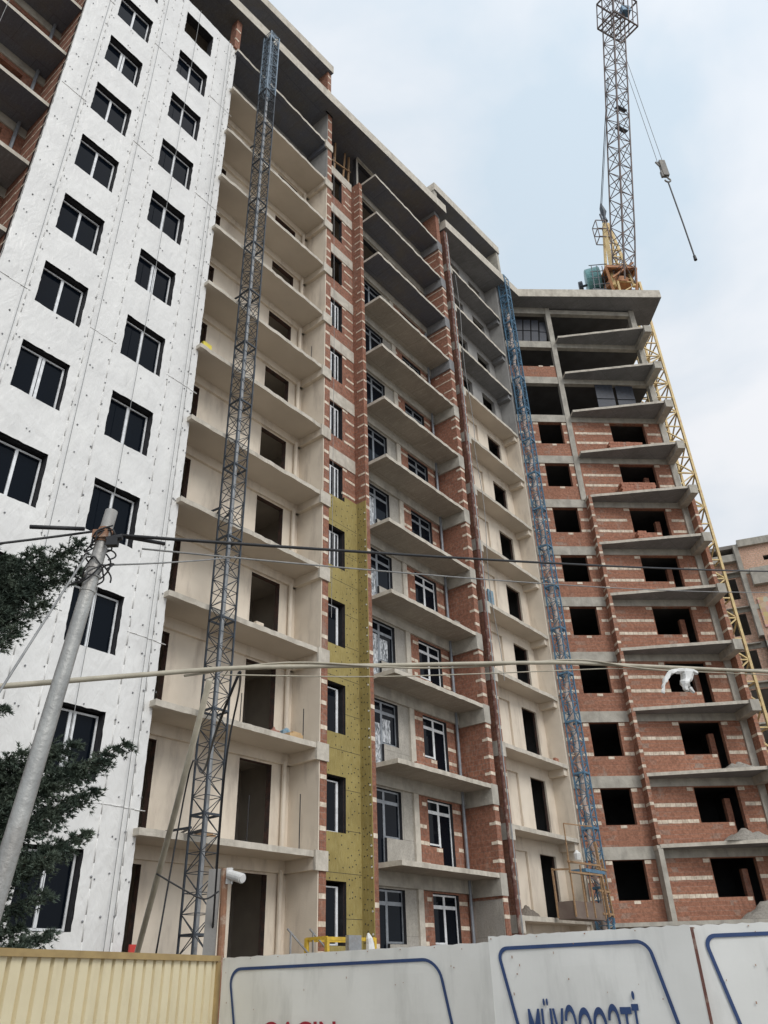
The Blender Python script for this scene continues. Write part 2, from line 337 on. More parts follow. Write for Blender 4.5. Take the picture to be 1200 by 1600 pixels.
def window(parent, u0, u1, z0, z1, y, mull=(.5,), fw=.055, frame=None, depth=.06, trans=None, fins=None, name='window', cells=None):
    """frame bars with panes behind; mull = fractions for uprights, trans = heights of cross bars"""
    f = MB(); g = MB()
    f.box(u0, u1, y, y + depth, z0, z0 + fw); f.box(u0, u1, y, y + depth, z1 - fw, z1)
    f.box(u0, u0 + fw, y, y + depth, z0 + fw, z1 - fw); f.box(u1 - fw, u1, y, y + depth, z0 + fw, z1 - fw)
    for q in mull:
        c = u0 + (u1 - u0) * q; f.box(c - fw * .8, c + fw * .8, y - .008, y + depth, z0 + fw, z1 - fw)
    for q in (trans or ()): f.box(u0 + fw, u1 - fw, y - .004, y + depth, q - fw / 2, q + fw / 2)
    cuts = [u0 + fw * .5] + [u0 + (u1 - u0) * q for q in mull] + [u1 - fw * .5]
    for a, b_ in zip(cuts, cuts[1:]):
        t1, t2 = random.uniform(-.006, .006), random.uniform(-.006, .006); zl, zh = z0 + fw * .5, z1 - fw * .5
        g.quad((a, y + .03 + t1, zl), (b_, y + .03, zl), (b_, y + .03 + t2, zh), (a, y + .03 + t1 + t2, zh)); g.quad((b_, y + .045, zl), (a, y + .045, zl), (a, y + .045, zh), (b_, y + .045, zh))
    w = part(name, f, frame or ALU, parent); part('pane', g, GLASS, w); return w

# ------------------------------------------------------------------ ground
g = MB(); g.quad((-900, -900, 0), (900, -900, 0), (900, 1200, 0), (-900, 1200, 0)); struct('ground', g, GROUND)
g = MB(); g.quad((-60, -7.5, .004), (80, -7.5, .004), (80, 2.4, .004), (-60, 2.4, .004)); struct('road', g, ASPH)
g = MB(); g.box(-60, 80, 2.4, 6.4, .0, .13); struct('pavement', g, PAVE)

# ================================================================== main block (frame A: x along the front, y inward)
A = empty('apartment_building', FA, (11.4, 16.3, 0), 'unfinished apartment block with white wrapped facade strip, cream loggias and a yellow insulated bay', 'building')
L0 = 4.8
def lv(k): return L0 + 3 * k
# --- white wrapped strip
holes = []
for j in range(13):
    zt = 37.25 - 3 * j
    if zt < 1.5: break
    holes.append((8.57, 9.97, zt - 1.58, zt))
    if j >= 1 or True: holes.append((5.86, 7.22, zt - 1.58, zt))
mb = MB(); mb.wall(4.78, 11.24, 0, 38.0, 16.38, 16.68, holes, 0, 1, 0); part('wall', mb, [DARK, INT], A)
us = set(); zs = set()
for h in holes: us |= {h[0], h[1]}; zs |= {h[2], h[3]}
def lines(fixed, a, b, st):
    fx = sorted({a, b, *[q for q in fixed if a < q < b]}); out = []
    for p, q in zip(fx, fx[1:]):
        n = max(1, round((q - p) / st)); out += [p + (q - p) * i / n for i in range(n)]
    return out + [b]
us = lines(us, 4.75, 11.25, .13); zs = lines(zs, 0, 38.1, .13)
def wr(u, z):
    a = noise.noise(Vector((u * 1.1, z * .45, 3)));  b_ = noise.noise(Vector((u * 3.4 + z * 1.2, z * 1.6 - u, 9)))
    c = abs(noise.noise(Vector((u * 2.2 - z * 1.1, z * 1.3 + u * .7, 21)))); seam = math.exp(-((u % 1.55 - .78) / .035) ** 2)
    return 16.31 - .02 * a - .007 * b_ - .014 * (.3 - c) - .012 * seam
mb = MB(); idx = {}
def vi(i, j):
    if (i, j) not in idx: idx[(i, j)] = len(mb.v); mb.v.append((us[i] + (random.uniform(-.012, .012) if 0 < i < len(us) - 1 else random.uniform(-.012, .006)), wr(us[i], zs[j]), zs[j] + random.uniform(-.01, .01)))
    return idx[(i, j)]
for i in range(len(us) - 1):
    for j in range(len(zs) - 1):
        a = (us[i] + us[i + 1]) / 2; c = (zs[j] + zs[j + 1]) / 2
        if any(h[0] < a < h[1] and h[2] < c < h[3] for h in holes): continue
        mb.f.append((vi(i, j), vi(i + 1, j), vi(i + 1, j + 1), vi(i, j + 1))); mb.m.append(0)
for side, uu in ((0, 4.75), (1, 11.25)):
    mb.quad((uu, 16.32, 0), (uu, 16.42, 0), (uu, 16.42, 38.1), (uu, 16.32, 38.1))
# fixing discs and stitched tape dots
for cu in (4.95, 5.35, 5.62, 7.45, 7.8, 8.3, 10.2, 10.65, 10.95, 11.12, 6.5, 9.3):
    z = 1 + random.random()
    while z < 37.8:
        z += random.choice((.85, 1.05, .75, 1.5)) * (1 if cu not in (6.5, 9.3) else 1.3); u = cu + random.uniform(-.07, .07)
        if z < 37.8 and not any(h[0] - .05 < u < h[1] + .05 and h[2] - .05 < z < h[3] + .05 for h in holes):
            y = wr(u, z) - .012; mb.disc((u, y, z), (0, -1, 0), random.uniform(.016, .027), 1, 7, .01)
            if random.random() < .35: mb.disc((u + .09, y, z - .04), (0, -1, 0), .02, 1, 6, .01)
for uu in (5.62, 7.5, 8.3, 10.25, 10.98):
    z = 0
    while z < 37.9:
        z2 = min(z + .5, 38.0)
        if not any(h[0] < uu < h[1] and h[2] < z2 and h[3] > z for h in holes): mb.box(uu - .011, uu + .011, min(wr(uu, z), wr(uu, z2)) - .014, 16.33, z, z2, 2)
        z = z2
for zz_ in (5.2, 9.35, 17.9, 26.8, 33.1):
    u = 4.8
    while u < 11.2:
        if not any(h[0] < u + .3 and h[1] > u and h[2] < zz_ < h[3] for h in holes): mb.box(u, u + .29, wr(u, zz_) - .013, 16.33, zz_ + .02 * math.sin(u * 2), zz_ + .018 + .02 * math.sin(u * 2), 2)
        u += .3
part('membrane', mb, [MEMB, plain('disc_dark', (.17, .17, .18), (.32, .32, .33), 9, .7), MEMB], A, smooth=True)
for i, h in enumerate(holes):
    if h[3] > 37 and h[0] > 8: continue
    window(A, h[0] + .03, h[1] - .03, h[2] + .03, h[3] - .06, 16.50 + .02 * (i % 3), mull=(.5,) if i % 5 else (.46, .54), fw=.048)
# returns of the strip
mb = MB(); mb.wall(16.42, 18.0, 0, 40.3, 4.78, 5.02, (), 0, 1, 0, ax=1)
for k in range(-1, 12):
    for q in (.55, 1.2, 1.85, 2.4): mb.stones(16.45, 17.9, lv(k) + q, 4.78, 2, ax=1, h=.07, d=.03)
part('side_wall', mb, [BRICK, INT, STONE], A)
mb = MB(); mb.wall(16.42, 17.5, 0, 38.0, 11.0, 11.22, (), 0, 0, 0, ax=1); part('side_wall', mb, [CREAM], A)
mb = MB(); mb.box(11.02, 11.3, 16.2, 16.6, 38.0, 40.3); mb.stones(11.01, 11.29, 38.6, 16.2, 1, h=.1); mb.stones(11.01, 11.29, 39.4, 16.2, 1, h=.1); part('pier', mb, [BRICK, STONE], A)

# --- loggias left of the strip
bh = []
for k in range(-1, 12): bh += [(2.9, 4.1, lv(k) + .1, lv(k) + 2.25), (-1.2, 1.2, lv(k) + .9, lv(k) + 2.3)]
mb = MB(); mb.wall(-8, 4.78, 0, 40.3, 17.95, 18.15, bh, 0, 1, 0)
for k in range(-1, 12):
    mb.box(-8, 4.78, 17.90, 17.95, lv(k) + 2.45, lv(k) + 2.84, 2)
part('back_wall', mb, [BRICK, INT, CONC], A)
for k in range(3, 12): part('drain_pipe', MB().tube([(4.45, 17.8, lv(k)), (4.45, 17.8, lv(k) + 2.84)], .06), PIPE, A)
for k in range(-1, 12):
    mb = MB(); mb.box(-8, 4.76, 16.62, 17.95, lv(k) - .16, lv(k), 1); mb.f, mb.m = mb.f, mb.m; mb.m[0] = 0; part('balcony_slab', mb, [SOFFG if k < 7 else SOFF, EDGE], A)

# --- cream loggia bay
ch = []
for k in range(-1, 10): ch += [(11.26, 12.2, lv(k) + .02, lv(k) + 2.42), (15.09, 16.36, lv(k) + .02, lv(k) + 2.46)]
mb = MB(); mb.wall(11.22, 17.12, 0, lv(10), 17.34, 17.55, ch, 0, 1, 2)
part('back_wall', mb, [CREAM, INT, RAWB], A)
mb = MB(); mb.wall(11.22, 17.12, lv(10), 40.3, 17.34, 17.55, [(13.0, 16.3, lv(11), lv(11) + 2.3)], 0, 1, 0); part('back_wall', mb, [GREY, INT], A, label='bare grey upper back wall')
for k in range(-1, 10):
    part('beam', MB().box(11.24, 17.08, 17.24, 17.34, lv(k) + 2.52, lv(k) + 2.84), CREAM, A)
mb = MB()       # side wall and brick pier
mb.box(17.14, 17.42, 16.08, 17.5, 0, lv(12) - .5, 0); mb.box(17.10, 17.14, 16.10, 17.5, 0, lv(10), 1); mb.box(17.10, 17.14, 16.10, 17.5, lv(10), lv(12) - .5, 2)
for k in range(-1, 12):
    for q in (.45, 1.15, 1.9): mb.stones(17.135, 17.425, lv(k) + q + random.uniform(-.1, .1), 16.08, 3, h=.13, ln=.29)
part('pier', mb, [BRICK, CREAM, GREY, STONE], A)
for k in range(-1, 12):
    cm = k < 10; mb = MB(); z1 = lv(k + 1) + .02; mb.box(16.93, 17.45, 16.02, 16.10, z1 - .52, z1, 0); mb.box(16.95, 17.14, 16.10, 17.34, z1 - .5, z1 - .17, 1); part('beam_end', mb, [EDGE, CREAM if cm else SOFF], A)
for k in range(-1, 10): part('drain_pipe', MB().tube([(16.78, 17.23, lv(k)), (16.78, 17.23, lv(k) + 2.6)], .075, 10), CREAM, A)
for k in range(0, 13):
    if k == 12: continue
    mb = MB(); n = 26; xs = [11.14 + (16.93 - 11.14) * i / n for i in range(n + 1)]
    poly = [(x, 16.08 + random.uniform(-.018, .018)) for x in xs] + [(17.13, 17.34), (11.14, 17.34)]
    mb.prism(poly, lv(k) - .16, lv(k), 1, 1, 0)
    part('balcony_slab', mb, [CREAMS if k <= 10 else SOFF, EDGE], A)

# --- narrow recessed bay
nh = [(17.78, 18.98, 2.52 + 3 * k, 4.18 + 3 * k) for k in range(12)]
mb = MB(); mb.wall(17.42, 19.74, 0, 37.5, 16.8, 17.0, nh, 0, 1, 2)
for k in range(5, 12):
    zb = 4.22 + 3 * k; mb.box(17.43, 19.735, 16.77, 16.82, zb, zb + .62, 3)
    for q in (1.65, 2.35): mb.stones(17.43, 19.73, 2.5 + 3 * k + q - 1.2, 16.795, 4, h=.10, holes=nh)
    mb.stones(17.43, 19.73, 2.5 + 3 * k, 16.795, 4, h=.10, holes=nh); mb.stones(18.99, 19.3, 4.08 + 3 * k, 16.795, 4, h=.10, holes=nh)
part('wall', mb, [BRICK, INT, DARK, EDGE, STONE], A, label='brick wall of the narrow recessed bay')
wz = 17.75
mb = MB(); mb.wall(17.43, 19.70, 0, wz, 16.70, 16.79, [(h[0], h[1] - .0, h[2], h[3]) for h in nh], 0, 0, 1)
for i in range(24):
    pass
z = 1.0
while z < wz:
    for u in (19.1, 19.25, 19.42, 19.6, 17.9, 18.2, 18.5, 18.8):
        uu = u + random.uniform(-.04, .04); zz = z + random.uniform(-.12, .12)
        if not any(h[0] - .04 < uu < h[1] + .04 and h[2] - .04 < zz < h[3] + .04 for h in nh) and zz < wz - .1 and random.random() < .8: mb.disc((uu, 16.70, zz), (0, -1, 0), .022, 1, 6, .006)
    z += .3
for zc in [2.0 + 1.2 * i for i in range(13)]: mb.wall(17.44, 19.69, zc, zc + .012, 16.697, 16.71, [(h[0], h[1], h[2], h[3]) for h in nh], 1, 1, 1)
part('insulation_panel', mb, [WOOL, DARK], A)
mb = MB(); mb.box(19.70, 19.733, 16.24, 16.70, 0, wz, 0)
z = 1.0
while z < wz - .2:
    for y in (16.33, 16.48, 16.6): mb.disc((19.70, y + random.uniform(-.03, .03), z + random.uniform(-.1, .1)), (-1, 0, 0), .022, 1, 6, .006)
    if random.random() < .6: mb.disc((19.70, 16.29, z), (-1, 0, 0), .03, 2, 6, .02)
    z += .3
part('insulation_panel', mb, [WOOL, DARK, WHITE], A)
for k, h in enumerate(nh):
    if k < 9: window(A, h[0] + .02, h[1] - .15, h[2] + .02, h[3] - .12, 16.90, mull=(.55, .8) if 4 <= k else (.93,), fw=.04)
# --- first fin
mb = MB(); mb.box(19.735, 19.955, 16.25, 17.0, 0, 37.6, 0)
for k in range(-1, 11):
    for q in (.1, .62, 1.15, 1.7, 2.25):
        z = lv(k) + q
        if z < wz: 
            if q in (.62, 1.7): mb.stones(19.75, 19.96, z, 16.25, 1, h=.14, ln=.22)
            continue
        mb.stones(19.76, 19.96, z, 16.25, 1, h=.09, ln=.22); mb.stones(16.27, 16.62, z, 19.735, 1, h=.08, ax=1, skip=.1)
part('fin_wall', mb, [BRICK, STONE], A)

# --- projecting balconies with brick back wall
L2 = 4.73
def l2(k): return L2 + 3 * k
wA = []; wB = []
for k in range(-1, 12):
    wA += [(20.1, 21.70, l2(k) + .85, l2(k) + 2.36), (20.1, 20.86, l2(k) + .02, l2(k) + .85)]
    wB += [(23.22, 24.74, l2(k) + .80, l2(k) + 2.36), (23.98, 24.74, l2(k) + .02, l2(k) + .80)]
mb = MB(); mb.wall(19.955, 22.6, 0, 40.3, 16.6, 16.82, wA, 0, 1, 2)
mb.box(22.33, 22.61, 16.53, 16.6, 0, 40.3, 3)
part('back_wall', mb, [CONCV, INT, DARK, EDGE], A, label='bare concrete part of the balcony back wall')
mb = MB(); mb.wall(22.6, 25.6, 0, 40.3, 16.6, 16.82, wB, 0, 1, 2)
for k in range(-1, 12):
    for q in (.05, .72, 1.25, 2.0):
        mb.stones(22.62, 23.2, l2(k) + q + .1, 16.6, 3, h=.12, holes=wB, skip=.15); mb.stones(24.76, 25.3, l2(k) + q + .05, 16.6, 3, h=.12, holes=wB, skip=.1)
    mb.stones(23.6, 23.97, l2(k) + .66, 16.6, 3, h=.12, holes=wB)
part('back_wall', mb, [BRICK, INT, DARK, STONE], A, label='brick part of the balcony back wall')
for k in range(-1, 12): part('beam', MB().box(19.96, 25.58, 16.50, 16.6, l2(k) + 2.42, l2(k) + 2.85), CONC, A)
for k in range(-1, 9):
    for (u0, um, u1, dl) in ((20.12, 20.86, 21.68, True), (23.24, 23.98, 24.72, False)):
        z0, zs_, zt = l2(k) + .04, l2(k) + .87, l2(k) + 2.34; y = 16.70; f = MB(); gl = MB(); fw = .055; tz = l2(k) + 1.96
        def rect(a, b, c, d):
            f.box(a, b, y, y + .06, c, c + fw); f.box(a, b, y, y + .06, d - fw, d); f.box(a, a + fw, y, y + .06, c + fw, d - fw); f.box(b - fw, b, y, y + .06, c + fw, d - fw); gl.box(a + .02, b - .02, y + .02, y + .035, c + .02, d - .02)
        if dl:
            rect(u0, um, z0, tz)
            if 1 <= k <= 4: gl.box(u0 + .06, um - .06, y + .015, y + .02, z0 + .08, tz - .1 - .3 * (k % 2), 1)  # thin sheet before the glass, carries the painted sky reflection
            rect(um, u1, zs_, tz)
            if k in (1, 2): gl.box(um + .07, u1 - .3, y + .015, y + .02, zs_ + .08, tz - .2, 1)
        else: rect(u0, um, zs_, tz); rect(um, u1, z0, tz)
        rect(u0, um, tz, zt); rect(um, u1, tz, zt)
        w = part('balcony_window', f, ALUD if k > 3 or dl else ALU, A); part('pane', gl, [GLASS, SKYREFL], w)
mb = MB(); mb.box(25.60, 25.92, 15.335, 16.9, 0, 40.3, 0); mb.box(25.585, 25.60, 15.37, 16.6, 0, l2(0) - .8, 2)
for k in range(-1, 11):
    for q in (.35, .95, 1.6, 2.1):
        z = l2(k) + q; mb.stones(25.59, 25.94, z, 15.335, 1, h=.12, ln=.3)
        if k >= 0: mb.stones(15.35, 15.62 if k < 7 else 16.5, z, 25.60, 1, h=.10 if k < 7 else .06, ax=1, skip=.1)
part('fin_wall', mb, [BRICK, STONE, CONCV], A)
for k in range(-1, 12):
    mb = MB(); z1 = l2(k + 1) + .02; mb.box(25.52, 25.96, 15.32, 16.55, z1 - .72, z1); part('beam_end', mb, CONC if k < 7 else SOFFG, A)
mb = MB(); mb.tube([(25.3, 16.48, 0), (25.3, 16.48, 31)], .06, 8); part('drain_pipe', mb, PIPE, A)
for k in range(0, 12):
    mb = MB(); n = 24; xs = [19.97 + (25.52 - 19.97) * i / n for i in range(n + 1)]
    poly = [(x, 15.335 + random.uniform(-.018, .018)) for x in xs] + [(25.59, 16.6), (19.96, 16.6)]
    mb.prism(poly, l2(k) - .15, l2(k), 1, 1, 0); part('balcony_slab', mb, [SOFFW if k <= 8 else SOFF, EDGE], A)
# --- inside: floor plates, rear and end walls, bare top storey, roof
for k in range(-1, 12):
    mb = MB(); mb.prism([(-8, 18.15), (4.9, 18.15), (4.9, 16.66), (11.1, 16.66), (11.1, 17.55), (17.3, 17.55), (17.3, 17.0), (19.85, 17.0), (19.85, 16.82), (25.75, 16.82), (25.75, 30), (-8, 30)], lv(k) - .2, lv(k) - .02); part('floor_slab', mb, INTA, A)
mb = MB(); mb.box(-8, 25.9, 30, 30.3, 0, 41); mb.box(-8.3, -8, 16.6, 30.3, 0, 41); mb.box(25.6, 25.9, 16.9, 30, 0, 41)
for u in (4.8, 11.0, 17.2, 22.4): mb.box(u, u + .2, 17.6 if u != 4.8 else 18.2, 30, 0, 40.3)
mb.box(-8, 11.0, 21.5, 21.7, 0, 40.3); mb.box(11.2, 17.2, 19.6, 19.8, 0, 40.3); mb.box(17.4, 25.6, 21.5, 21.7, 0, 40.3)
part('inner_wall', mb, INTA, A)
mb = MB(); mb.prism([(-8, 16.95), (12.9, 15.69), (16.6, 15.5), (20.7, 15.22), (26.12, 14.86), (26.12, 30.3), (-8, 30.3)], 40.3, 40.98, 1, 1, 0); part('roof', mb, [SOFF, EDGE], A)
mb = MB(); mb.prism([(-8, 17.6), (12.4, 16.1), (17.2, 15.78), (17.2, 30), (-8, 30)], 43.85, 44.5, 1, 1, 0); part('roof', mb, [SOFF, EDGE], A)
mb = MB(); mb.box(16.92, 17.2, 15.95, 30, 40.98, 43.85, 0); mb.box(-8, 16.9, 18.0, 18.2, 40.98, 43.85, 1)
for z in (41.4, 42.1, 42.8, 43.4): mb.stones(16.94, 17.18, z, 15.95, 2, h=.1)
part('parapet_wall', mb, [BRICK, GREY, STONE], A)
mb = MB()
for u in (17.9, 18.6, 19.3, 19.7): mb.bar((u, 17.0, 37.8), (u + random.uniform(-.1, .1), 16.9, 40.28), .09)
mb.bar((17.6, 16.9, 38.3), (19.8, 16.9, 39.1), .06); part('timber_prop', mb, WOOD, A)

# ================================================================== wing: loggias to the corner and the brick front
B = empty('apartment_building', FA, (29, 16.2, 0), 'unfinished brick wing at the inner corner, with slanted bare concrete balconies and dark window openings', 'building')
L3 = 3.45
def l3(k): return L3 + 3 * k
h3 = []; nich = []
for k in range(-1, 12): h3.append((30.03, 31.34, l3(k) + .03, l3(k) + 2.35)); nich.append((27.82, 29.02, l3(k) + .03, l3(k) + 2.35))
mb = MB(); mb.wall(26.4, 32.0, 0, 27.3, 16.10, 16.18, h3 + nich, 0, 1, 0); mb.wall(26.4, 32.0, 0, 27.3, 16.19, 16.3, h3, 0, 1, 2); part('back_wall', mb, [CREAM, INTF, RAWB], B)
mb = MB(); mb.wall(26.4, 32.0, 27.3, 39.3, 16.10, 16.3, h3 + nich, 0, 1, 0); part('back_wall', mb, [GREY, INTF], B, label='bare grey upper back wall')
mb = MB(); mb.box(32.0, 32.25, 15.27, 16.3, 0, 27.3, 0); mb.box(32.0, 32.25, 15.27, 16.3, 27.3, 39.3, 1); part('side_wall', mb, [CREAM, GREY], B)
mb = MB(); mb.box(26.3, 26.62, 15.25, 16.3, 0, 39.3, 0)
for k in range(-1, 12):
    mb.box(26.28, 26.72, 15.23, 16.1, l3(k) - .55, l3(k) + .01, 2)
    for q in (.5, 1.1, 1.7): mb.stones(26.28, 26.63, l3(k) + q, 15.25, 1, h=.13, ln=.3)
part('fin_wall', mb, [BRICK, STONE, EDGE], B)
for k in range(0, 12): part('beam', MB().box(31.72, 31.99, 15.35, 16.1, l3(k) - .45, l3(k) - .16), CREAM if k <= 8 else SOFFG, B)
for k in range(0, 12):
    mb = MB(); n = 22; xs = [26.72 + (31.98 - 26.72) * i / n for i in range(n + 1)]
    mb.prism([(x, 15.25 + random.uniform(-.018, .018)) for x in xs] + [(31.99, 16.1), (26.62, 16.1)], l3(k) - .16, l3(k), 1, 1, 0); part('balcony_slab', mb, [CREAMS if k <= 8 else SOFFG, EDGE], B)
mb = MB(); pts = [(26.17, 15.22, .2)]
for i in range(1, 27): pts.append((26.17 + random.uniform(-.03, .03), 15.2 + random.uniform(-.02, .02), i * 1.5))
mb.tube(pts, .055, 7, 0); mb.tube([(p[0] + .17 + random.uniform(-.03, .03), 15.16, p[2]) for p in pts], .028, 6, 1); part('standpipe', mb, [REDP, ZINC], B)
# wing front in frame G
def gw(s_, w_, z): p = FG.w(s_, w_, z); a, c = FA.l(p); return (a, c, z)
class GMB(MB):
    """collects in the wing front's own axes, stored in the block's axes"""
    def done(s): s.v = [gw(*v) for v in s.v]; return s
LG = 6.34
def lg(j): return LG + 3 * j
hs = []; hb = []
for j in range(-1, 8): hs.append((-2.05, -.62, lg(j) + .9, lg(j) + 2.47)); hb += [(2.33, 3.87, lg(j) + .93, lg(j) + 2.47), (3.87, 4.42, lg(j) + .02, lg(j) + 2.47)]
allh = hs + hb
mb = GMB(); mb.wall(-4.6, 5.72, 0, 30.34, .55, .80, allh, 0, 1, 0)
for j in range(-1, 8):
    for q in (.92, 1.62):
        mb.stones(-4.5, -.1, lg(j) + q, .55, 2, h=.155, holes=allh); mb.stones(.1, 5.35, lg(j) + q, .55, 2, h=.155, holes=allh)
    for (a, b_) in ((-2.35, -2.05), (-.62, -.32), (2.0, 2.33), (4.42, 4.75)): mb.stones(a, b_, lg(j) + 2.3, .55, 2, h=.15, ln=.33)
    mb.stones(-1.4, -1.1, lg(j) + .76, .55, 2, h=.12, ln=.3); mb.stones(3.6, 3.86, lg(j) + .78, .55, 2, h=.14, ln=.28)
mb.wall(-4.6, -.3, 33.34, 34.25, .55, .80, (), 0, 1, 0)
mb.stones(-3.4, -.4, 34.22, .56, 2, h=.1, d=.2, skip=.6)
part('wall', mb.done(), [BRICK2, INTF, STONE], B)
for j in range(0, 12):
    part('beam', GMB().box(-4.6, -.05, .50, .80, lg(j) - .52, lg(j), 0).done(), CONC, B); part('beam', GMB().box(-.05, 5.4, .505, .80, lg(j) - .50, lg(j) - .15, 0).done(), CONC, B)
for q in ((-.33, -.02, .47, .78, 24.3, 39.3), (5.36, 5.70, .45, .82, 0, 39.3), (-.12, .10, .02, .5, 0, 6.2), (-4.6, -4.25, .49, .81, 30.3, 39.3)): part('column', GMB().box(*q).done(), CONC, B)
mb = GMB(); mb.box(-.09, .09, .0, .55, 6.34, 24.34, 0)
for j in range(0, 6):
    for q in (.25, .92, 1.62, 2.3): mb.stones(-.095, .1, lg(j) + q, 0, 1, h=.13, ln=.22); mb.stones(.03, .5, lg(j) + q, -.09, 1, h=.12, ax=1)
for j in range(0, 7): mb.box(-.14, .09, .04, .5, lg(j) - .2, lg(j) - .02, 2)
part('fin_wall', mb.done(), [BRICK2, STONE, EDGE], B)
mb = GMB(); mb.box(5.72, 5.92, -.11, .8, 0, 24.3, 0)
for j in range(-1, 6):
    for q in (.92, 1.62): mb.stones(-.09, .5, lg(j) + q, 5.72, 1, h=.12, ax=1); mb.stones(5.71, 5.93, lg(j) + q, -.11, 1, h=.12)
part('fin_wall', mb.done(), [BRICK2, STONE], B)
for j in range(0, 11):
    mb = GMB(); n = 16; pf = [(5.2 * i / n, -1.04 * i / n + random.uniform(-.012, .012)) for i in range(n + 1)]
    mb.prism([(0, .55)] + pf + [(5.2, .55)], lg(j) - .15, lg(j), 1, 1, 0); part('balcony_slab', mb.done(), [SOFFG, EDGE], B)
    mb = GMB(); mb.box(5.2, 5.64, -1.14, .55, lg(j) - .52, lg(j) + .01); part('beam_end', mb.done(), CONC, B)
for j in range(-1, 12):
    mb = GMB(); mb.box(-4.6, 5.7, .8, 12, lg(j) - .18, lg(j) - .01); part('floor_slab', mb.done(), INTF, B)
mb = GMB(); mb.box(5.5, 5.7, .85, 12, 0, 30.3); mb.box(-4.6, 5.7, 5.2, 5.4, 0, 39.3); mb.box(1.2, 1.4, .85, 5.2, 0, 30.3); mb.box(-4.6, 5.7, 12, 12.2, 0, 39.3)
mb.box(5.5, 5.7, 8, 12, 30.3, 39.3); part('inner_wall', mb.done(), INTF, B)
for j in range(-1, 7): part('inner_pier', GMB().box(4.05, 4.32, 1.35, 1.6, lg(j) + .01, lg(j) + 2.1).done(), BRICKN, B)
mb = MB(); mb.box(26.3, 32.2, 22, 22.2, 0, 39.3); mb.box(26.0, 26.25, 16.3, 24, 0, 39.3)
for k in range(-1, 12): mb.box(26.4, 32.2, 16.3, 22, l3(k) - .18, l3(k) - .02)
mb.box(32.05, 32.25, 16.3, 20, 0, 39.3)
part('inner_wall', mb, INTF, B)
c0 = FA.l((9.25, 35.53)); c1 = FA.l(FG.w(7.19, -.75)); c2 = FA.l(FG.w(7.32, 1.76)); c3 = FA.l(FG.w(6.2, 1.9)); c4 = FA.l(FG.w(6.2, 12.3)); c5 = FA.l(FG.w(-6, 12.3))
mb = MB(); mb.prism([(26.22, 15.05), c0, c1, c2, c3, c4, c5, (26.22, 24)], 39.34, 40.0, 1, 1, 0); part('roof', mb, [SOFFG, EDGE], B)
mb = MB(); mb.prism([(26.0, 15.42), (32.85, 15.02), (32.85, 26), (26.0, 26)], 42.95, 43.6, 1, 1, 0); part('roof', mb, [SOFF, EDGE], B)
mb = MB(); mb.box(32.55, 32.85, 15.1, 26, 40, 42.95, 0); mb.box(26.1, 32.5, 17.6, 17.8, 40, 42.95, 1); mb.box(26.02, 26.3, 15.5, 26, 40, 42.95, 0); part('parapet_wall', mb, [CONC, GREY], B)

# ------------------------------------------------------------------ things standing in the wing
def gthing(name, mb, mats, base, label, cat, group=None): return single(name, mb, mats, FG, base, label, cat, group)
def lean_panels(s0, s1, y, z0, z1, n, tilt, labels, group):
    w = (s1 - s0) / n
    for i in range(n):
        mb = MB(); a = s0 + i * w; b_ = a + w * .86; dz = random.uniform(-.12, .12); q = [(a, y, z0), (b_, y, z0), (b_ + tilt, y + .35, z1 + dz), (a + tilt, y + .35, z1 + dz)]
        mb.quad(*q); mb.quad(*[(p[0], p[1] + .06, p[2]) for p in q[::-1]])
        for p, r_ in zip(q, q[1:] + q[:1]): mb.quad(p, (p[0], p[1] + .06, p[2]), (r_[0], r_[1] + .06, r_[2]), r_)
        k = .5; mb.bar(tuple(q[0][c] + (q[3][c] - q[0][c]) * k - (.03 if c == 1 else 0) for c in range(3)), tuple(q[1][c] + (q[2][c] - q[1][c]) * k - (.03 if c == 1 else 0) for c in range(3)), .04)
        gthing('formwork_panel', mb, FORM, (a, y, z0), labels[i], 'formwork', group)
lean_panels(-2.6, -.5, .55, lg(10), lg(10) + 2.2, 4, .35, [q + ' of four narrow dark formwork panels in the top storey under the roof' for q in ('leftmost', 'second from left', 'third from left', 'rightmost')], 'narrow formwork panels in the top storey')
lean_panels(1.75, 4.3, .2, lg(8), lg(8) + 2.45, 2, .2, ['left of two wide dark formwork panels in the open storey above the highest brick stack', 'right of two wide dark formwork panels in the open storey above the highest brick stack'], 'wide formwork panels')
def brick_stack(s0, s1, y, z, h, cut, label):
    mb = MB(); rows = int(h / .14)
    for r_ in range(rows):
        e_ = s1 - (cut * r_ / rows if cut else 0) - random.uniform(0, .12); u = s0 + (.0 if r_ % 2 else .05)
        while u < e_ - .1: mb.box(u, min(u + .24, e_), y + random.uniform(-.015, .015), y + .5, z + r_ * .14, z + r_ * .14 + .132); u += .25
    gthing('brick_stack', mb, BRICKN, (s0, y, z), label, 'bricks', 'brick stacks on the slanted balconies')
brick_stack(1.75, 3.9, .0, lg(7), .78, 0, 'long orange brick stack on the highest of three slanted balconies with bricks')
brick_stack(1.9, 3.95, -.05, lg(6), .92, 0, 'large orange brick stack on the middle slanted balcony, between two other stacks')
brick_stack(2.2, 3.6, -.05, lg(5), .75, 1.0, 'small stepped brick stack on the lowest of three slanted balconies with bricks')
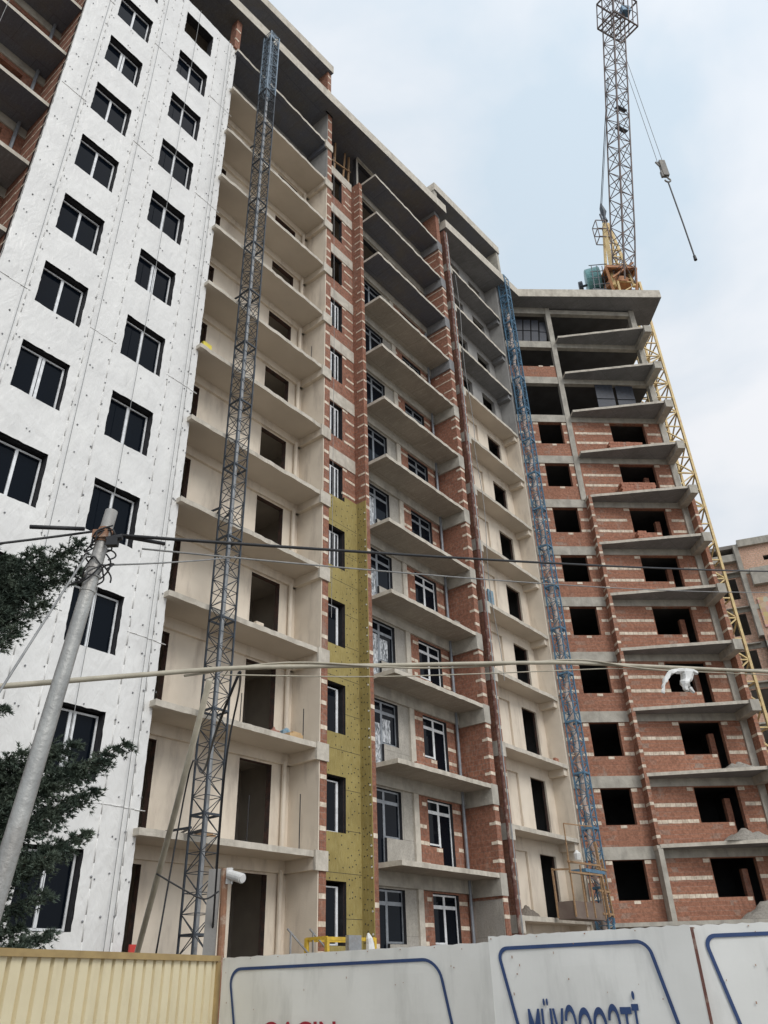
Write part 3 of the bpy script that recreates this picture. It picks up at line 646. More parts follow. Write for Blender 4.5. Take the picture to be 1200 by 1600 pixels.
def heap(fr, x, y, z, rx, ry, h, label, mat=SANDM, name='sand_heap', cat='sand'):
    mb = MB(); n = 22; ph = random.random() * 9
    for i in range(n + 1):
        for j in range(n + 1):
            a = (i / n * 2 - 1); b_ = (j / n * 2 - 1); d = math.hypot(a, b_); q = max(0, 1 - d) ** .85 * h * (1 + .6 * noise.noise(Vector((a * 2.5 + ph, b_ * 2.5, 2)))) + (.05 * noise.noise(Vector((a * 15, b_ * 15, ph))) if d < .95 else 0)
            mb.v.append((x + a * rx, y + b_ * ry, z + .005 + max(0, q)))
    for i in range(n):
        for j in range(n): k = i * (n + 1) + j; mb.f.append((k, k + n + 1, k + n + 2, k + 1)); mb.m.append(0)
    single(name, mb, mat, fr, (x, y, z), label, cat, smooth=True)
heap(FG, 4.4, -.2, lg(1), .95, .5, .36, 'grey sand heap on the third slanted balcony from the ground, below the white rag')
heap(FG, 4.0, -.1, lg(0), 1.25, .6, .55, 'tall grey sand heap on the second slanted balcony from the ground')
heap(FG, 4.3, -.2, lg(-1), 1.6, .7, .75, 'wide grey sand heap behind the white hoarding, lowest of three')
mb = GMB(); mb.box(-4.6, 5.7, -.9, .55, lg(-1) - .15, lg(-1)); part('balcony_slab', mb.done(), [CONC], B)
heap(FA, 27.9, 15.75, l3(0), .75, .35, .38, 'dark rubble heap on the lowest balcony by the red-brown standpipe', plain('rubble', (.13, .11, .09), (.2, .17, .14), 14, .95, bs=1), 'rubble_heap', 'rubble')
mb = MB(); mb.box(27.0, 27.45, 15.4, 15.6, l3(4), l3(4) + .8); mb.box(27.1, 27.3, 15.35, 15.4, l3(4) + .1, l3(4) + .7); single('plastic_sack', mb, BAGB, FA, (27.2, 15.5, l3(4)), 'blue plastic sack on the cream balcony just right of the standpipe', 'sack')

# ------------------------------------------------------------------ mast climbers
def ties(mb, x, y0, y1, zs_):
    for z in zs_: mb.bar((x - .2, y0, z), (x - .35, y1, z), .05); mb.bar((x + .2, y0, z), (x + .45, y1, z), .05); mb.bar((x - .2, y0, z), (x + .45, y1, z + .02), .04)
M1 = empty('mast_climber', FA, (12.62, 15.6, 0), 'tall dark lattice hoist mast in front of the cream loggias', 'hoist mast')
mb = MB(); mb.lattice(12.62, 15.6, .5, .1, 35.5, .42, .042, .0165, 0, 6, 0, .05); part('mast', mb, STEEL, M1)
mb = MB(); mb.lattice(12.62, 15.6, .5, 35.5, 40.3, .5, .052, .022, 0, 3, 0, .03)
for dx in (-.12, .02, .14): mb.bar((12.62 + dx, 15.62, 35.5), (12.62 + dx, 15.62, 39.9), .035)
for x in (12.42, 12.82): mb.bar((x, 15.4, 40.3), (12.62, 15.6, 40.75), .05)
mb.box(12.5, 12.75, 15.5, 15.7, 40.2, 40.45); part('mast', mb, STEELU, M1, label='pale blue top section of the mast')
mb = MB(); mb.tube([(12.7, 15.68, 0), (12.7, 15.68, 35.5)], .055, 8); part('rack_tube', mb, ZINC, M1)
mb = MB(); ties(mb, 12.62, 15.85, 17.34, [lv(k) + .1 for k in (0, 3, 6, 9)]); part('wall_tie', mb, STEEL, M1)
mb = MB(); mb.box(12.1, 13.1, 15.1, 16.1, 0, .12); part('base_frame', mb, STEEL, M1)
M2 = empty('mast_climber', FA, (32.35, 14.85, 0), 'bright blue lattice hoist mast with timber work cage at the inner corner', 'hoist mast')
mb = MB(); mb.lattice(32.35, 14.85, .5, .1, 40.0, .45, .058, .026, 0, 5, 0, .085); mb.box(32.2, 32.5, 14.7, 15, 40, 40.25); part('mast', mb, BLUE, M2)
mb = MB(); pts = [(32.38 + .07 * math.sin(i * 2.1), 14.9 + .07 * math.cos(i * 1.7), .3 + i * .42) for i in range(88)]; mb.tube(pts, .095, 7); part('hose', mb, plain('hose', (.58, .55, .52), (.45, .28, .2), 1.4, .6), M2)
mb = MB(); ties(mb, 32.35, 15.1, 16.1, [l3(k) + .15 for k in (1, 3, 5, 6, 8)]); part('wall_tie', mb, WIREG, M2)
mb = MB()
x0, x1, y0, y1, z0, z1 = 28.9, 31.4, 14.35, 15.05, 3.42, 3.95
mb.box(x0, x1, y0, y0 + .04, z0, z1); mb.box(x0, x0 + .04, y0, y1, z0, z1); mb.box(x0, x1, y0, y1, z0 - .05, z0); part('cage_panel', mb, BOARD, M2)
mb = MB()
for x in (x0, x0 + .9, x1 - .9, x1): mb.bar((x, y0 - .02, z0), (x, y0 - .02, 5.2 if x0 < x < x1 else 5.5), .05)
for z in (4.9, 5.25): mb.bar((x0 - .1, y0 - .04, z), (x1 + .1, y0 - .04, z + .05), .07)
for x in (x0, x1): mb.bar((x, y0, 5.0), (x, y1, 5.05), .06); mb.bar((x, y1, z0), (x, y1, 5.1), .06)
mb.bar((x0, y0 - .03, 5.5), (x0, y0 - .03, 6.6), .035); mb.bar((x0, y0 - .03, 6.6), (x1, y0 - .03, 6.75), .04)
mb.bar((x1 + .35, y0, 3.5), (x1 + .1, y0, 6.2), .09); mb.bar((x1 + .95, y0 + .1, 3.5), (x1 + .7, y0 + .1, 5.6), .07)
for z in (3.6, 4.4, 5.2): mb.bar((x1 - .2, y0, z), (x1 + 1.0, y0 + .1, z), .07)
part('cage_rail', mb, WOOD, M2)
mb = MB(); mb.box(30.2, 31.9, 14.3, 14.95, 5.0, 5.12); mb.lattice(32.35, 14.85, .56, 3.3, 3.9, .3, .05, .03); part('drive_unit', mb, BLUE, M2)
mb = MB(); mb.tube([(29.0, 14.0, 5.3), (28.98, 13.98, 5.5), (29.0, 14.0, 5.62)], [.12, .14, .03], 8); single('plastic_bag', mb, WHITE, FA, (29, 14, 5.3), 'crumpled white bag tied to the left post of the timber cage', 'bag')

# ------------------------------------------------------------------ tower crane
CR = empty('tower_crane', FG, (7.45, 4.85, 0), 'yellow tower crane with rusty luffing jib rising behind the roof of the brick wing', 'crane')
mb = MB(); mb.lattice(7.98, 4.85, 1.7, 0, 46.1, 1.25, .15, .075, 0); part('tower', mb, YEL, CR)
def cg(p): q = FG.l(p); return Vector((q[0], q[1], p[2]))
mb = MB()
for k in range(12):
    pass
mb.tube([(7.5, 4.85, 46.1), (7.5, 4.85, 46.6)], 1.0, 16, 0)
for sx in (-1, 1):
    for sy in (-1, 1): mb.bar((7.52 + sx * .85, 4.85 + sy * .85, 44.8), (7.52 + sx * 1.15, 4.85 + sy * 1.15, 47.3), .16, 0)
mb.bar((6.4, 3.7, 47.3), (8.7, 3.7, 47.3), .2); mb.bar((6.4, 6.0, 47.3), (8.7, 6.0, 47.3), .2); mb.bar((6.4, 3.7, 47.3), (6.4, 6.0, 47.3), .2); mb.bar((8.7, 3.7, 47.3), (8.7, 6.0, 47.3), .2)
mb.bar((6.7, 3.7, 46.2), (8.6, 3.7, 47.9), .13); mb.box(6.5, 8.6, 3.8, 5.9, 47.35, 47.7, 1); part('slewing_base', mb, [ORA, RUST], CR)
foot = cg(Vector((18.75, 40.9, 45.9))); J = cg(Vector((20.84, 33.89, 70.83))); dj = (J - foot).normalized()
side = Vector((1, 0, 0)); side = (side - dj * side.dot(dj)).normalized(); side = (Matrix.Rotation(R(24), 3, dj) @ side).normalized(); nrm = dj.cross(side)
def jp(t_, a, b_): return tuple(foot + dj * t_ + side * a + nrm * b_)
mb = MB(); LJ = 33.0; h = .62
def sect(t_): q = min(1, .86 + t_ / 30.0); return h * q
cs = [(-1, -1), (1, -1), (1, 1), (-1, 1)]; n = 26; ts = [LJ * i / n for i in range(n + 1)]
for i in range(n):
    a, b_ = ts[i], ts[i + 1]; ha, hb_ = sect(a), sect(b_)
    for k in range(4):
        p, q = cs[k], cs[(k + 1) % 4]
        mb.bar(jp(a, p[0] * ha, p[1] * ha), jp(b_, p[0] * hb_, p[1] * hb_), .085)
        mb.bar(jp(b_, p[0] * hb_, p[1] * hb_), jp(b_, q[0] * hb_, q[1] * hb_), .042)
        if (i + k) % 2: mb.bar(jp(a, p[0] * ha, p[1] * ha), jp(b_, q[0] * hb_, q[1] * hb_), .05)
        else: mb.bar(jp(a, q[0] * ha, q[1] * ha), jp(b_, p[0] * hb_, p[1] * hb_), .05)
        if k in (0, 2):
            if (i + k) % 2: mb.bar(jp(a, q[0] * ha, q[1] * ha), jp(b_, p[0] * hb_, p[1] * hb_), .04)
part('jib', mb, JIB, CR)
for t_ in (13.6, 15.6):
    mb = MB()
    c = [jp(t_, -.6, -.66), jp(t_, .4, -.66), jp(t_, .4, -.3), jp(t_, -.6, -.3)]; d = [tuple(Vector(q) + dj * .08) for q in c]
    mb.quad(*c); mb.quad(*d[::-1])
    for i in range(4): mb.quad(c[i], d[i], d[(i + 1) % 4], c[(i + 1) % 4])
    part('jib_platform', mb, STEEL, CR)
mb = MB()
tb, tt = 24.6, 27.2; q4 = [(-.95, -1.0), (1.75, -1.0), (1.75, .9), (-.95, .9)]
for zt in (tb, (tb + tt) / 2, tt):
    for i in range(4): mb.bar(jp(zt, *q4[i]), jp(zt, *q4[(i + 1) % 4]), .11 if zt != (tb + tt) / 2 else .05)
for a, b_ in q4 + [(.7, -1), (1.2, -1), (.7, .9), (1.75, 0)]: mb.bar(jp(tb, a, b_), jp(tt, a, b_), .07)
for a in (1.0, 1.75): mb.bar(jp(tt, a, -1), jp(tt + 1.6, a + .0, -.2), .04)
mb.bar(jp(tt + 1.6, 1.0, -.2), jp(tt + 1.6, 1.75, -.2), .04); mb.bar(jp(tt + 1.6, 1.0, -.2), jp(tt, .6, -1), .04)
for i in range(5): mb.bar(jp(tb, -.6 + i * .5, -1.0), jp(tb, -.6 + i * .5, .9), .09)
part('head_basket', mb, JIB, CR)
mb = MB(); c = foot + dj * 26.0; c = c + side * .75 - nrm * .6; mb.box(c.x - .35, c.x + .35, c.y - .3, c.y + .3, c.z - .4, c.z + .35); part('winch_box', mb, BLUE, CR)
tip = cg(Vector((19.44, 42.79, 55.2))); ft = [(6.75, 3.9, 45.5), (8.3, 3.9, 45.5), (6.9, 5.9, 45.5), (8.5, 5.9, 45.5)]
mb = MB(); mb.bar(ft[0], tuple(tip + Vector((-.15, 0, 0))), .26); mb.bar(ft[1], tuple(tip + Vector((.15, 0, 0))), .2); mb.bar(ft[2], tuple(tip + Vector((-.15, .2, 0))), .18); mb.bar(ft[3], tuple(tip + Vector((.15, .2, 0))), .18)
for i in range(1, 9):
    q = i / 9; a = Vector(ft[0]).lerp(tip, q); b_ = Vector(ft[1]).lerp(tip, q); c = Vector(ft[3]).lerp(tip, min(1, q + .08)); mb.bar(a, b_, .08); mb.bar(b_, c, .07); mb.bar(Vector(ft[1]).lerp(tip, q), Vector(ft[3]).lerp(tip, q), .06)
part('a_frame', mb, YEL, CR)
mb = MB(); c = tip; mb.tube([c + Vector((0, 0, .3)), c + Vector((0, 0, .9)), c + Vector((.05, 0, 1.5)), c + Vector((0, 0, 2.0)), c + Vector((.02, 0, 2.6))], [.22, .12, .26, .2, .06], 8)
mb.tube([c + Vector((-.2, 0, .1)), c + Vector((-.3, 0, 1.2))], .09, 6); part('pulley_block', mb, STEEL, CR)
pt_ = Vector(jp(19.0, -.75, .2)); mb = MB(); mb.tube([c + Vector((0, 0, 2.5)), pt_], .035, 5); mb.tube([c + Vector((.1, 0, 2.5)), Vector(jp(19.0, -.6, .2))], .025, 5); part('pendant_rope', mb, WIRE, CR)
mb = MB(); q = tip + Vector((-.75, -.2, -1.4)); w2 = .42
for z in (-1.0, 0, 1.0):
    for a, b_ in (((-w2, -w2), (w2, -w2)), ((w2, -w2), (w2, w2)), ((w2, w2), (-w2, w2)), ((-w2, w2), (-w2, -w2))): mb.bar(q + Vector((*a, z)), q + Vector((*b_, z)), .06)
for a in ((-w2, -w2), (w2, -w2), (w2, w2), (-w2, w2)): mb.bar(q + Vector((*a, -1)), q + Vector((*a, 1)), .06)
part('service_cage', mb, JIB, CR)
dc = cg(Vector((17.05, 42.4, 47.75))); mb = MB(); ax_ = Vector((.93, -.36, .04)).normalized()
mb.tube([dc - ax_ * .55, dc - ax_ * .5, dc + ax_ * .5, dc + ax_ * .55], [1.12, 1.2, 1.2, 1.12], 26, 0); part('winch_drum', mb, TEAL, CR, smooth=False)
mb = MB(); mb.tube([dc - ax_ * .55, dc - ax_ * 1.1], .1, 8); mb.tube([dc - ax_ * .85, dc - ax_ * 1.15], .42, 9); mb.box(dc.x - .5, dc.x + 3.2, dc.y - .6, dc.y + .6, dc.z - 1.5, dc.z - 1.2); part('drum_motor', mb, STEEL, CR)
mb = MB()
for i in range(4): x = 5.35 + i * .42; mb.bar((x, 4.2, 45.5), (x + .15, 4.2, 48.0), .05)
for z in (45.9, 46.6, 47.3, 48.0): mb.bar((5.3, 4.2, z), (6.75, 4.2, z + .25), .05)
mb.box(5.2, 6.8, 4.2, 5.4, 45.4, 45.5); part('deck_rail', mb, STEEL, CR)
hk = cg(Vector((20.95, 34.75, 50))); hz = hk.z
mb = MB(); top = Vector((hk.x, hk.y, 69.5)); mb.tube([Vector((hk.x - .28, hk.y, 51.2)), top + Vector((-.2, 0, 0))], .018, 4); mb.tube([Vector((hk.x + .12, hk.y, 51.9)), top + Vector((.15, 0, 0))], .018, 4); part('hoist_rope', mb, WIRE, CR)
mb = MB(); mb.box(hk.x - .2, hk.x + .22, hk.y - .14, hk.y + .14, 50.0, 51.7); mb.box(hk.x - .32, hk.x - .2, hk.y - .1, hk.y + .1, 49.9, 50.5); mb.bar((hk.x - .42, hk.y, 51.6), (hk.x - .2, hk.y, 51.1), .1)
pts = [(hk.x + .02 + .2 * math.sin(a), hk.y, 49.55 - .2 * math.cos(a) + .2 * .0) for a in [R(q) for q in range(150, -110, -20)]]; mb.tube([(hk.x, hk.y, 50.05)] + pts, .06, 6); part('hook_block', mb, RUSTD, CR)
mb = MB(); mb.tube([(hk.x, hk.y, 49.4), (hk.x + .02, hk.y, 45), (hk.x, hk.y, 41.6)], .055, 6); mb.tube([(hk.x, hk.y, 41.65), (hk.x, hk.y, 41.25)], [.09, .11], 8); single('sling_chain', mb, WIRE, FG, (hk.x, hk.y, 49.4), 'dark chain sling hanging straight down from the crane hook', 'sling')

# ------------------------------------------------------------------ far building
FC = Frame((28.43, 55.1), R(-18)); ZT = 31.13
Cb = empty('apartment_building', FC, (0, 0, 0), 'distant pink and ochre brick block beyond the yellow crane tower', 'building')
hc = []
for i in range(9):
    z = ZT - 4.6 - 3 * i; hc.append((-1.95, -.75, z, z + 1.75))
    hc += [(1.75, 4.9, z, z + 1.9), (9.5, 12.5, z, z + 1.9)]
mb = MB(); mb.wall(-3.4, 0.0, 0, ZT - 1.5, .6, .85, hc, 0, 1, 1); mb.wall(0, 22, 0, ZT, 0, .3, hc + [(1.6, 4.4, ZT - 1.9, ZT - 1.5)], 0, 1, 1)
part('wall', mb, [PINK, INT], Cb)
mb = MB()
for i in range(9):
    z = ZT - 2.75 - 3 * i; mb.box(-3.45, -.01, .55, .6, z, z + .5); mb.box(.0, 22, -.05, 0, z - .1, z + .3); mb.box(-3.5, -.3, .2, .6, z + .3, z + .36)
mb.box(.3, 22, -.5, 0, ZT - 4.0, ZT - 2.6); mb.box(-3.6, -.02, .1, .6, ZT - 1.5, ZT - .9); mb.box(0, 22, -.25, 0, ZT - .5, ZT + .1); mb.box(-.35, 0.0, -.1, .6, ZT - 8, ZT - .2); part('beam', mb, CONC, Cb)
for i in range(1, 9):
    z = ZT - 4.9 - 3 * i + 3
    for q in ((.25, 1.5), (5.4, 9.3)): part('stone_panel', MB().box(q[0], q[1], -.12, 0, z - 2.5, z - .1), MOSA if i < 3 else PINK, Cb)
mb = MB(); mb.box(-3.4, 22, 14, 14.2, 0, ZT); mb.box(-3.4, -3.2, .85, 14, 0, ZT - 1.5); mb.box(21.8, 22, .3, 14, 0, ZT); mb.box(-3.4, 22, .3, 14, ZT - .3, ZT); mb.box(-3.2, 21.8, 4, 4.2, 0, ZT - .4); part('inner_wall', mb, INT, Cb)

# ------------------------------------------------------------------ street pole, cables
P = empty('utility_pole', WF, (-3.05, 5.98, 0), 'leaning grey steel utility pole in front of the white wrapped strip', 'utility pole')
pb = Vector((-3.05, 5.98, 0)); ptp = Vector((-2.59, 6.2, 5.5)); ax_ = (ptp - pb).normalized()
mb = MB(); mb.tube([pb + (ptp - pb) * (i / 12) for i in range(13)], [.088 - .03 * i / 12 for i in range(13)], 20); part('shaft', mb, POLE, P, smooth=True)
for dz, r_ in ((.22, .068), (.34, .068), (.62, .069), (.70, .072), (.85, .069)): q = ptp - ax_ * dz; part('clamp_band', MB().tube([q - ax_ * .015, q + ax_ * .015], r_, 14), POLE if dz > .5 else RUST, P)
mb = MB()
for k in range(9):
    a0 = random.uniform(0, 6.3); rr = random.uniform(.075, .14); z0 = random.uniform(.2, .75); pts = []
    for i in range(9):
        a = a0 + i * random.uniform(.45, .6); q = ptp - ax_ * (z0 + .1 * math.sin(i * .8 + k)); pts.append(q + Vector((math.cos(a) * rr * (1 + .3 * math.sin(i)), math.sin(a) * rr, 0)))
    mb.tube(smoothp(pts, 4), .008, 5)
part('tie_wire', mb, WIRE, P)
mb = MB(); q = ptp - ax_ * .33; mb.tube([q + Vector((.06, -.06, -.02)), q + Vector((.2, -.06, .0))], .03, 8); mb.box(q.x + .07, q.x + .17, q.y - .09, q.y - .03, q.z - .09, q.z - .02); mb.box(q.x - .075, q.x + .06, q.y - .085, q.y - .04, q.z + .0, q.z + .08, 1); part('insulator', mb, [WIRE, RUST], P)
def sag(a, b_, s_, n=24): a, b_ = Vector(a), Vector(b_); return [a.lerp(b_, i / n) - Vector((0, 0, s_ * 4 * (i / n) * (1 - i / n))) for i in range(n + 1)]
def cable(pts, r_, mat, label, extra=None, name='cable', cat='cable', n=6):
    mb = MB(); mb.tube(pts, r_, n)
    if extra: extra(mb)
    b0 = tuple(pts[0]); return single(name, mb, mat, WF, b0, label, cat, smooth=True)
q = ptp - ax_ * .3
def jn(mb): mb.tube([Vector((-3.15, 5.85, 5.15)), Vector((-2.78, 6.12, 5.27))], .019, 8)
cable(sag((-4.3, 4.93, 4.35), (-2.72, 6.22, 5.30), .02, 12), .012, WIRE, 'thick black cable running left from the pole top out of view', jn)
def jn2(mb): mb.tube([Vector((-2.46, 6.35, 5.30)), Vector((-2.2, 6.68, 5.40))], .019, 8)
cable(sag((-2.5, 6.3, 5.29), (12.93, 20.22, 11.38), .12), .0185, WIRE, 'thick black cable running right from the pole top across the whole building', jn2)
cable(sag((-2.35, 6.5, 5.25), (12.6, 20.6, 10.95), .20), .010, WIREG, 'thin pale wire just below the long black cable')
cable(sag((-2.66, 6.3, 4.98), (-2.1, 9.5, 6.75), .02) , .009, WIREG, 'thin wire from the pole towards the dark hoist mast')
cable(sag((-2.71, 6.13, 5.02), (-2.54, 4.6, 2.9), .0, 4), .009, WIREG, 'thin stay wire slanting down to the left from the pole clamp')
cp = [(-4.6, 4.95, 3.28), (-3.78, 5.77, 3.63), (-3.31, 6.28, 3.84), (-2.51, 7.07, 4.18), (-1.56, 7.85, 4.51), (-.07, 8.8, 4.83), (2.13, 9.77, 5.14), (3.52, 10.42, 5.28), (5.87, 11.6, 5.53), (8.0, 12.69, 5.77), (12, 14.9, 6.25)]
cps = smoothp(cp)
def twist(mb):
    pts = [p + Vector((0, .045 * math.cos(i * .55), .045 * math.sin(i * .55))) for i, p in enumerate(cps) if i > 20]; mb.tube(pts, .012, 5)
    pts = [p + Vector((0, 0, -.05 - .09 * max(0, math.sin((i - 22) * .17)))) for i, p in enumerate(cps) if i > 22]; mb.tube(pts, .008, 5)
cable(cps, .025, COND, 'beige conduit slung across the street below the black cable', twist, 'conduit', 'conduit', 8)
mb = MB()   # rag
q = Vector((4.35, 10.82, 5.34)); pa = smoothp([q + Vector((.12, .06, -.02)), q + Vector((-.1, -.04, -.03)), q + Vector((-.33, -.16, -.08)), q + Vector((-.48, -.24, -.24)), q + Vector((-.56, -.28, -.42))], 5)
mb.tube(pa, [q_ * .75 for q_ in (.035, .045, .05, .055, .06, .055, .05, .05, .045, .045, .045, .045, .045, .05, .05, .045, .04, .035, .03, .03, .02)][:len(pa)], 6)
pa = smoothp([q + Vector((-.05, 0, -.04)), q + Vector((-.08, -.02, -.15)), q + Vector((-.14, -.05, -.25)), q + Vector((-.13, -.05, -.34))], 4); mb.tube(pa, [q_ * .75 for q_ in (.12, .12, .11, .10, .09, .085, .09, .1, .085, .06, .05, .045, .02)][:len(pa)], 7)
mb.tube([q + Vector((.0, 0, -.28)) + Vector((-.07, -.03, 0)), q + Vector((-.03, -.03, -.36))], [.04, .02], 5)
for v_i in range(len(mb.v)): v_ = Vector(mb.v[v_i]); mb.v[v_i] = tuple(v_ + Vector((noise.noise(v_ * 14), 0, noise.noise(v_ * 14 + Vector((5, 5, 5))))) * .03)
single('rag', mb, WHITE, WF, tuple(q), 'torn white rag snagged on the beige conduit at the right', 'rag')
cable([(-3.07, 12.63, 6.09), (-3.9, 14.35, 4.25), (-4.85, 16.29, 2.19), (-5.7, 18.0, .3)], .055, COND, 'beige plastic pipe slanting down left of the dark mast', None, 'plastic_pipe', 'pipe')
cable(smoothp([(-1.67, 8.23, 4.6), (-2.78, 13.72, 6.2), (-3.13, 14.67, 5.0), (-3.55, 16.63, 2.1)], 5), .02, WIRE, 'black cord dropping from the conduit past the right leg of the dark mast')
cable(smoothp([(-1.68, 8.24, 4.6), (-2.05, 9.0, 4.2), (-2.9, 12.0, 4.4), (-3.75, 14.52, 5.03), (-4.0, 14.46, 2.0)], 5), .016, WIRE, 'black cord looping left behind the dark mast to the ground')
cable(smoothp([(-4.12, 14.42, 3.31), (-3.62, 14.56, 3.04), (-3.3, 14.63, 2.91), (-3.08, 14.68, 3.03)], 5), .014, WIRE, 'short black tie cord between the slanting pipe and the mast')

# ------------------------------------------------------------------ hoardings
def fence_frame(a, b_): d = Vector((b_[0] - a[0], b_[1] - a[1])); return Frame(a, math.atan2(d.y, d.x)), d.length
Fy, ln = fence_frame((-5.15, 8.75), (-3.17, 15.5))
E1 = empty('metal_fence', Fy, (0, 0, 0), 'pale yellow corrugated metal fence under the conifer', 'fence')
mb = MB(); x = 0; per = .265; zt = 2.0; prof = []
while x < ln - .1: prof += [(x, 0), (x + .185, 0), (x + .195, .07), (x + .255, .07)]; x += per
prof.append((ln - .08, 0))
for (a, ya), (b_, yb) in zip(prof, prof[1:]): mb.quad((a, ya, .05), (b_, yb, .05), (b_, yb, zt), (a, ya, zt))
part('sheet', mb, FENY, E1)
mb = MB(); mb.box(-.05, ln, -.045, .05, zt, zt + .085); mb.box(0, ln, .05, .09, .5, .56); part('rail', mb, FENR, E1)
mb = MB(); mb.box(ln - .085, ln + .06, -.03, .07, 0, zt - .01); part('post', mb, FENR, E1)
def text(body, width, height, mat, parent, x, z, y):
    c = bpy.data.curves.new('lettering', 'FONT'); c.body = body; c.size = 1; c.extrude = .004; c.offset = .012; c.align_x = 'LEFT'
    o = bpy.data.objects.new('lettering', c); COL.objects.link(o); bpy.context.view_layer.update()
    me = bpy.data.meshes.new_from_object(o.evaluated_get(bpy.context.evaluated_depsgraph_get())); COL.objects.unlink(o); bpy.data.objects.remove(o)
    xs = [v.co.x for v in me.vertices]; ys = [v.co.y for v in me.vertices]; xa, xb = min(xs), max(xs); cap = .7
    for v in me.vertices: X = (v.co.x - xa) / (xb - xa) * width; Y = v.co.y / cap * height; v.co = (x + X, y - .004 + (-.004 if v.co.z > 0 else .004), z + Y)
    me.materials.clear(); me.materials.append(mat); o = bpy.data.objects.new('lettering', me); COL.objects.link(o); o.parent = parent; return o
def outline(x0, x1, z0, z1, r_, w, y):
    mb = MB(); pts = []
    for cx, cz, a0 in ((x1 - r_, z1 - r_, 90), (x0 + r_, z1 - r_, 180), (x0 + r_, z0 + r_, 270), (x1 - r_, z0 + r_, 360)):
        for i in range(9): a = R(a0 - 90 + i * 11.25); pts.append((cx, cz, math.cos(a), math.sin(a)))
    n = len(pts)
    for i in range(n):
        p, q = pts[i], pts[(i + 1) % n]; o1 = (p[0] + p[2] * r_, y, p[1] + p[3] * r_); o2 = (q[0] + q[2] * r_, y, q[1] + q[3] * r_); i1 = (p[0] + p[2] * (r_ - w), y, p[1] + p[3] * (r_ - w)); i2 = (q[0] + q[2] * (r_ - w), y, q[1] + q[3] * (r_ - w)); sh = lambda p_: (p_[0] + .22 * (z1 - p_[2]), p_[1], p_[2]); mb.quad(sh(i1), sh(i2), sh(o2), sh(o1))
    return mb
def hoarding(a, b_, zt, label, rect, txt, seams=()):
    fr, l_ = fence_frame(a, b_); o = empty('hoarding_panel', fr, (0, 0, 0), label, 'hoarding', 'white hoarding panels along the street'); mb = MB(); n = 40
    zz = [.05, .6, 1.2, 1.7] ; 
    for i in range(n):
        for j in range(4):
            def P3(ii, jj): u = l_ * ii / n; z = (zz + [zt + .004 * math.sin(ii * 2.3) - .003 * (ii % 3)])[jj]; return (u, .006 * math.sin(u * 2.1 + jj) + .004 * math.sin(u * 5 + z * 3), z)
            mb.quad(P3(i, j), P3(i + 1, j), P3(i + 1, j + 1), P3(i, j + 1)); mb.quad(*[(p[0], p[1] + .02, p[2]) for p in (P3(i + 1, j), P3(i, j), P3(i, j + 1), P3(i + 1, j + 1))])
        p, q = P3(i, 4), P3(i + 1, 4); mb.quad(p, q, (q[0], q[1] + .02, q[2]), (p[0], p[1] + .02, p[2]))
    for p, q in (((0, 0, .05), (0, 0, zt)), ((l_, 0, .05), (l_, 0, zt))): mb.quad(p, (p[0], .02, p[2]), (q[0], .02, q[2]), q)
    for i in range(10): u = random.uniform(.1, l_ - .1); z = random.uniform(1.25, zt - .05); mb.box(u, u + random.uniform(.004, .012), -.021, -.016, z, z + random.uniform(.01, .03), 1)
    for u in [.04 + i * .6 for i in range(int(l_ / .6))]: mb.disc((u, -.012, zt - .03), (0, -1, 0), .008, 1)
    part('board', mb, [PAN, RUST], o)
    part('painted_border', outline(*rect, -.017), BLUEP, o)
    for t_ in txt: text(*t_[:3], t_[3], o, t_[4], t_[5], -.02)
    mb = MB()
    for u in (.05, l_ / 2, l_ - .05): mb.box(u - .03, u + .03, .03, .09, 0, zt - .06)
    mb.box(0, l_, .03, .08, 1.6, 1.66); part('support_frame', mb, RUST, o); return o
hoarding((-3.08, 15.45), (1.33, 12.72), 2.052, 'long white hoarding panel with blue border and red word, next to the yellow fence', (.15, 4.3, .35, 1.895, .28, .046), [('QAÇIN', 1.45, .30, CRIM, .98, .815)])
hoarding((1.12, 11.10), (3.29, 9.96), 2.055, 'middle white hoarding panel with blue border and blue word cut off below', (.09, 1.97, .35, 1.935, .15, .04), [('MÜVƏQQƏTİ', 1.30, .42, BLUEP, .43, .865)])
hoarding((3.34, 10.10), (5.9, 9.75), 2.055, 'right white hoarding panel cut by the picture edge, with blue border corner', (.10, 2.3, .35, 1.96, .15, .04), [('HƏYAT', 1.0, .40, CRIM, .80, 1.0)])
mb = MB(); mb.box(3.29, 3.34, 9.99, 10.09, 0, 2.03); single('fence_post', mb, REDP, WF, (3.3, 10, 0), 'narrow rusty post between the middle and right hoarding panels', 'post')
CP = empty('camera_post', WF, (-3.3, 16.3, 0), 'rusty post with white security camera and grey board behind the hoarding', 'camera post')
mb = MB(); mb.tube([(-3.27, 16.3, 0), (-3.33, 16.3, 3.58)], .07, 10); part('post', mb, RUST, CP)
mb = MB(); mb.box(-3.64, -3.41, 16.3, 16.34, .2, 3.58); part('board', mb, GREY, CP)
mb = MB(); mb.tube([(-3.22, 16.2, 3.46), (-2.93, 15.98, 3.36)], [.085, .092], 14); mb.tube([(-2.93, 15.98, 3.36), (-2.91, 15.965, 3.353)], .075, 12); mb.box(-3.28, -3.17, 16.2, 16.3, 3.3, 3.58); part('security_camera', mb, WHITE, CP)

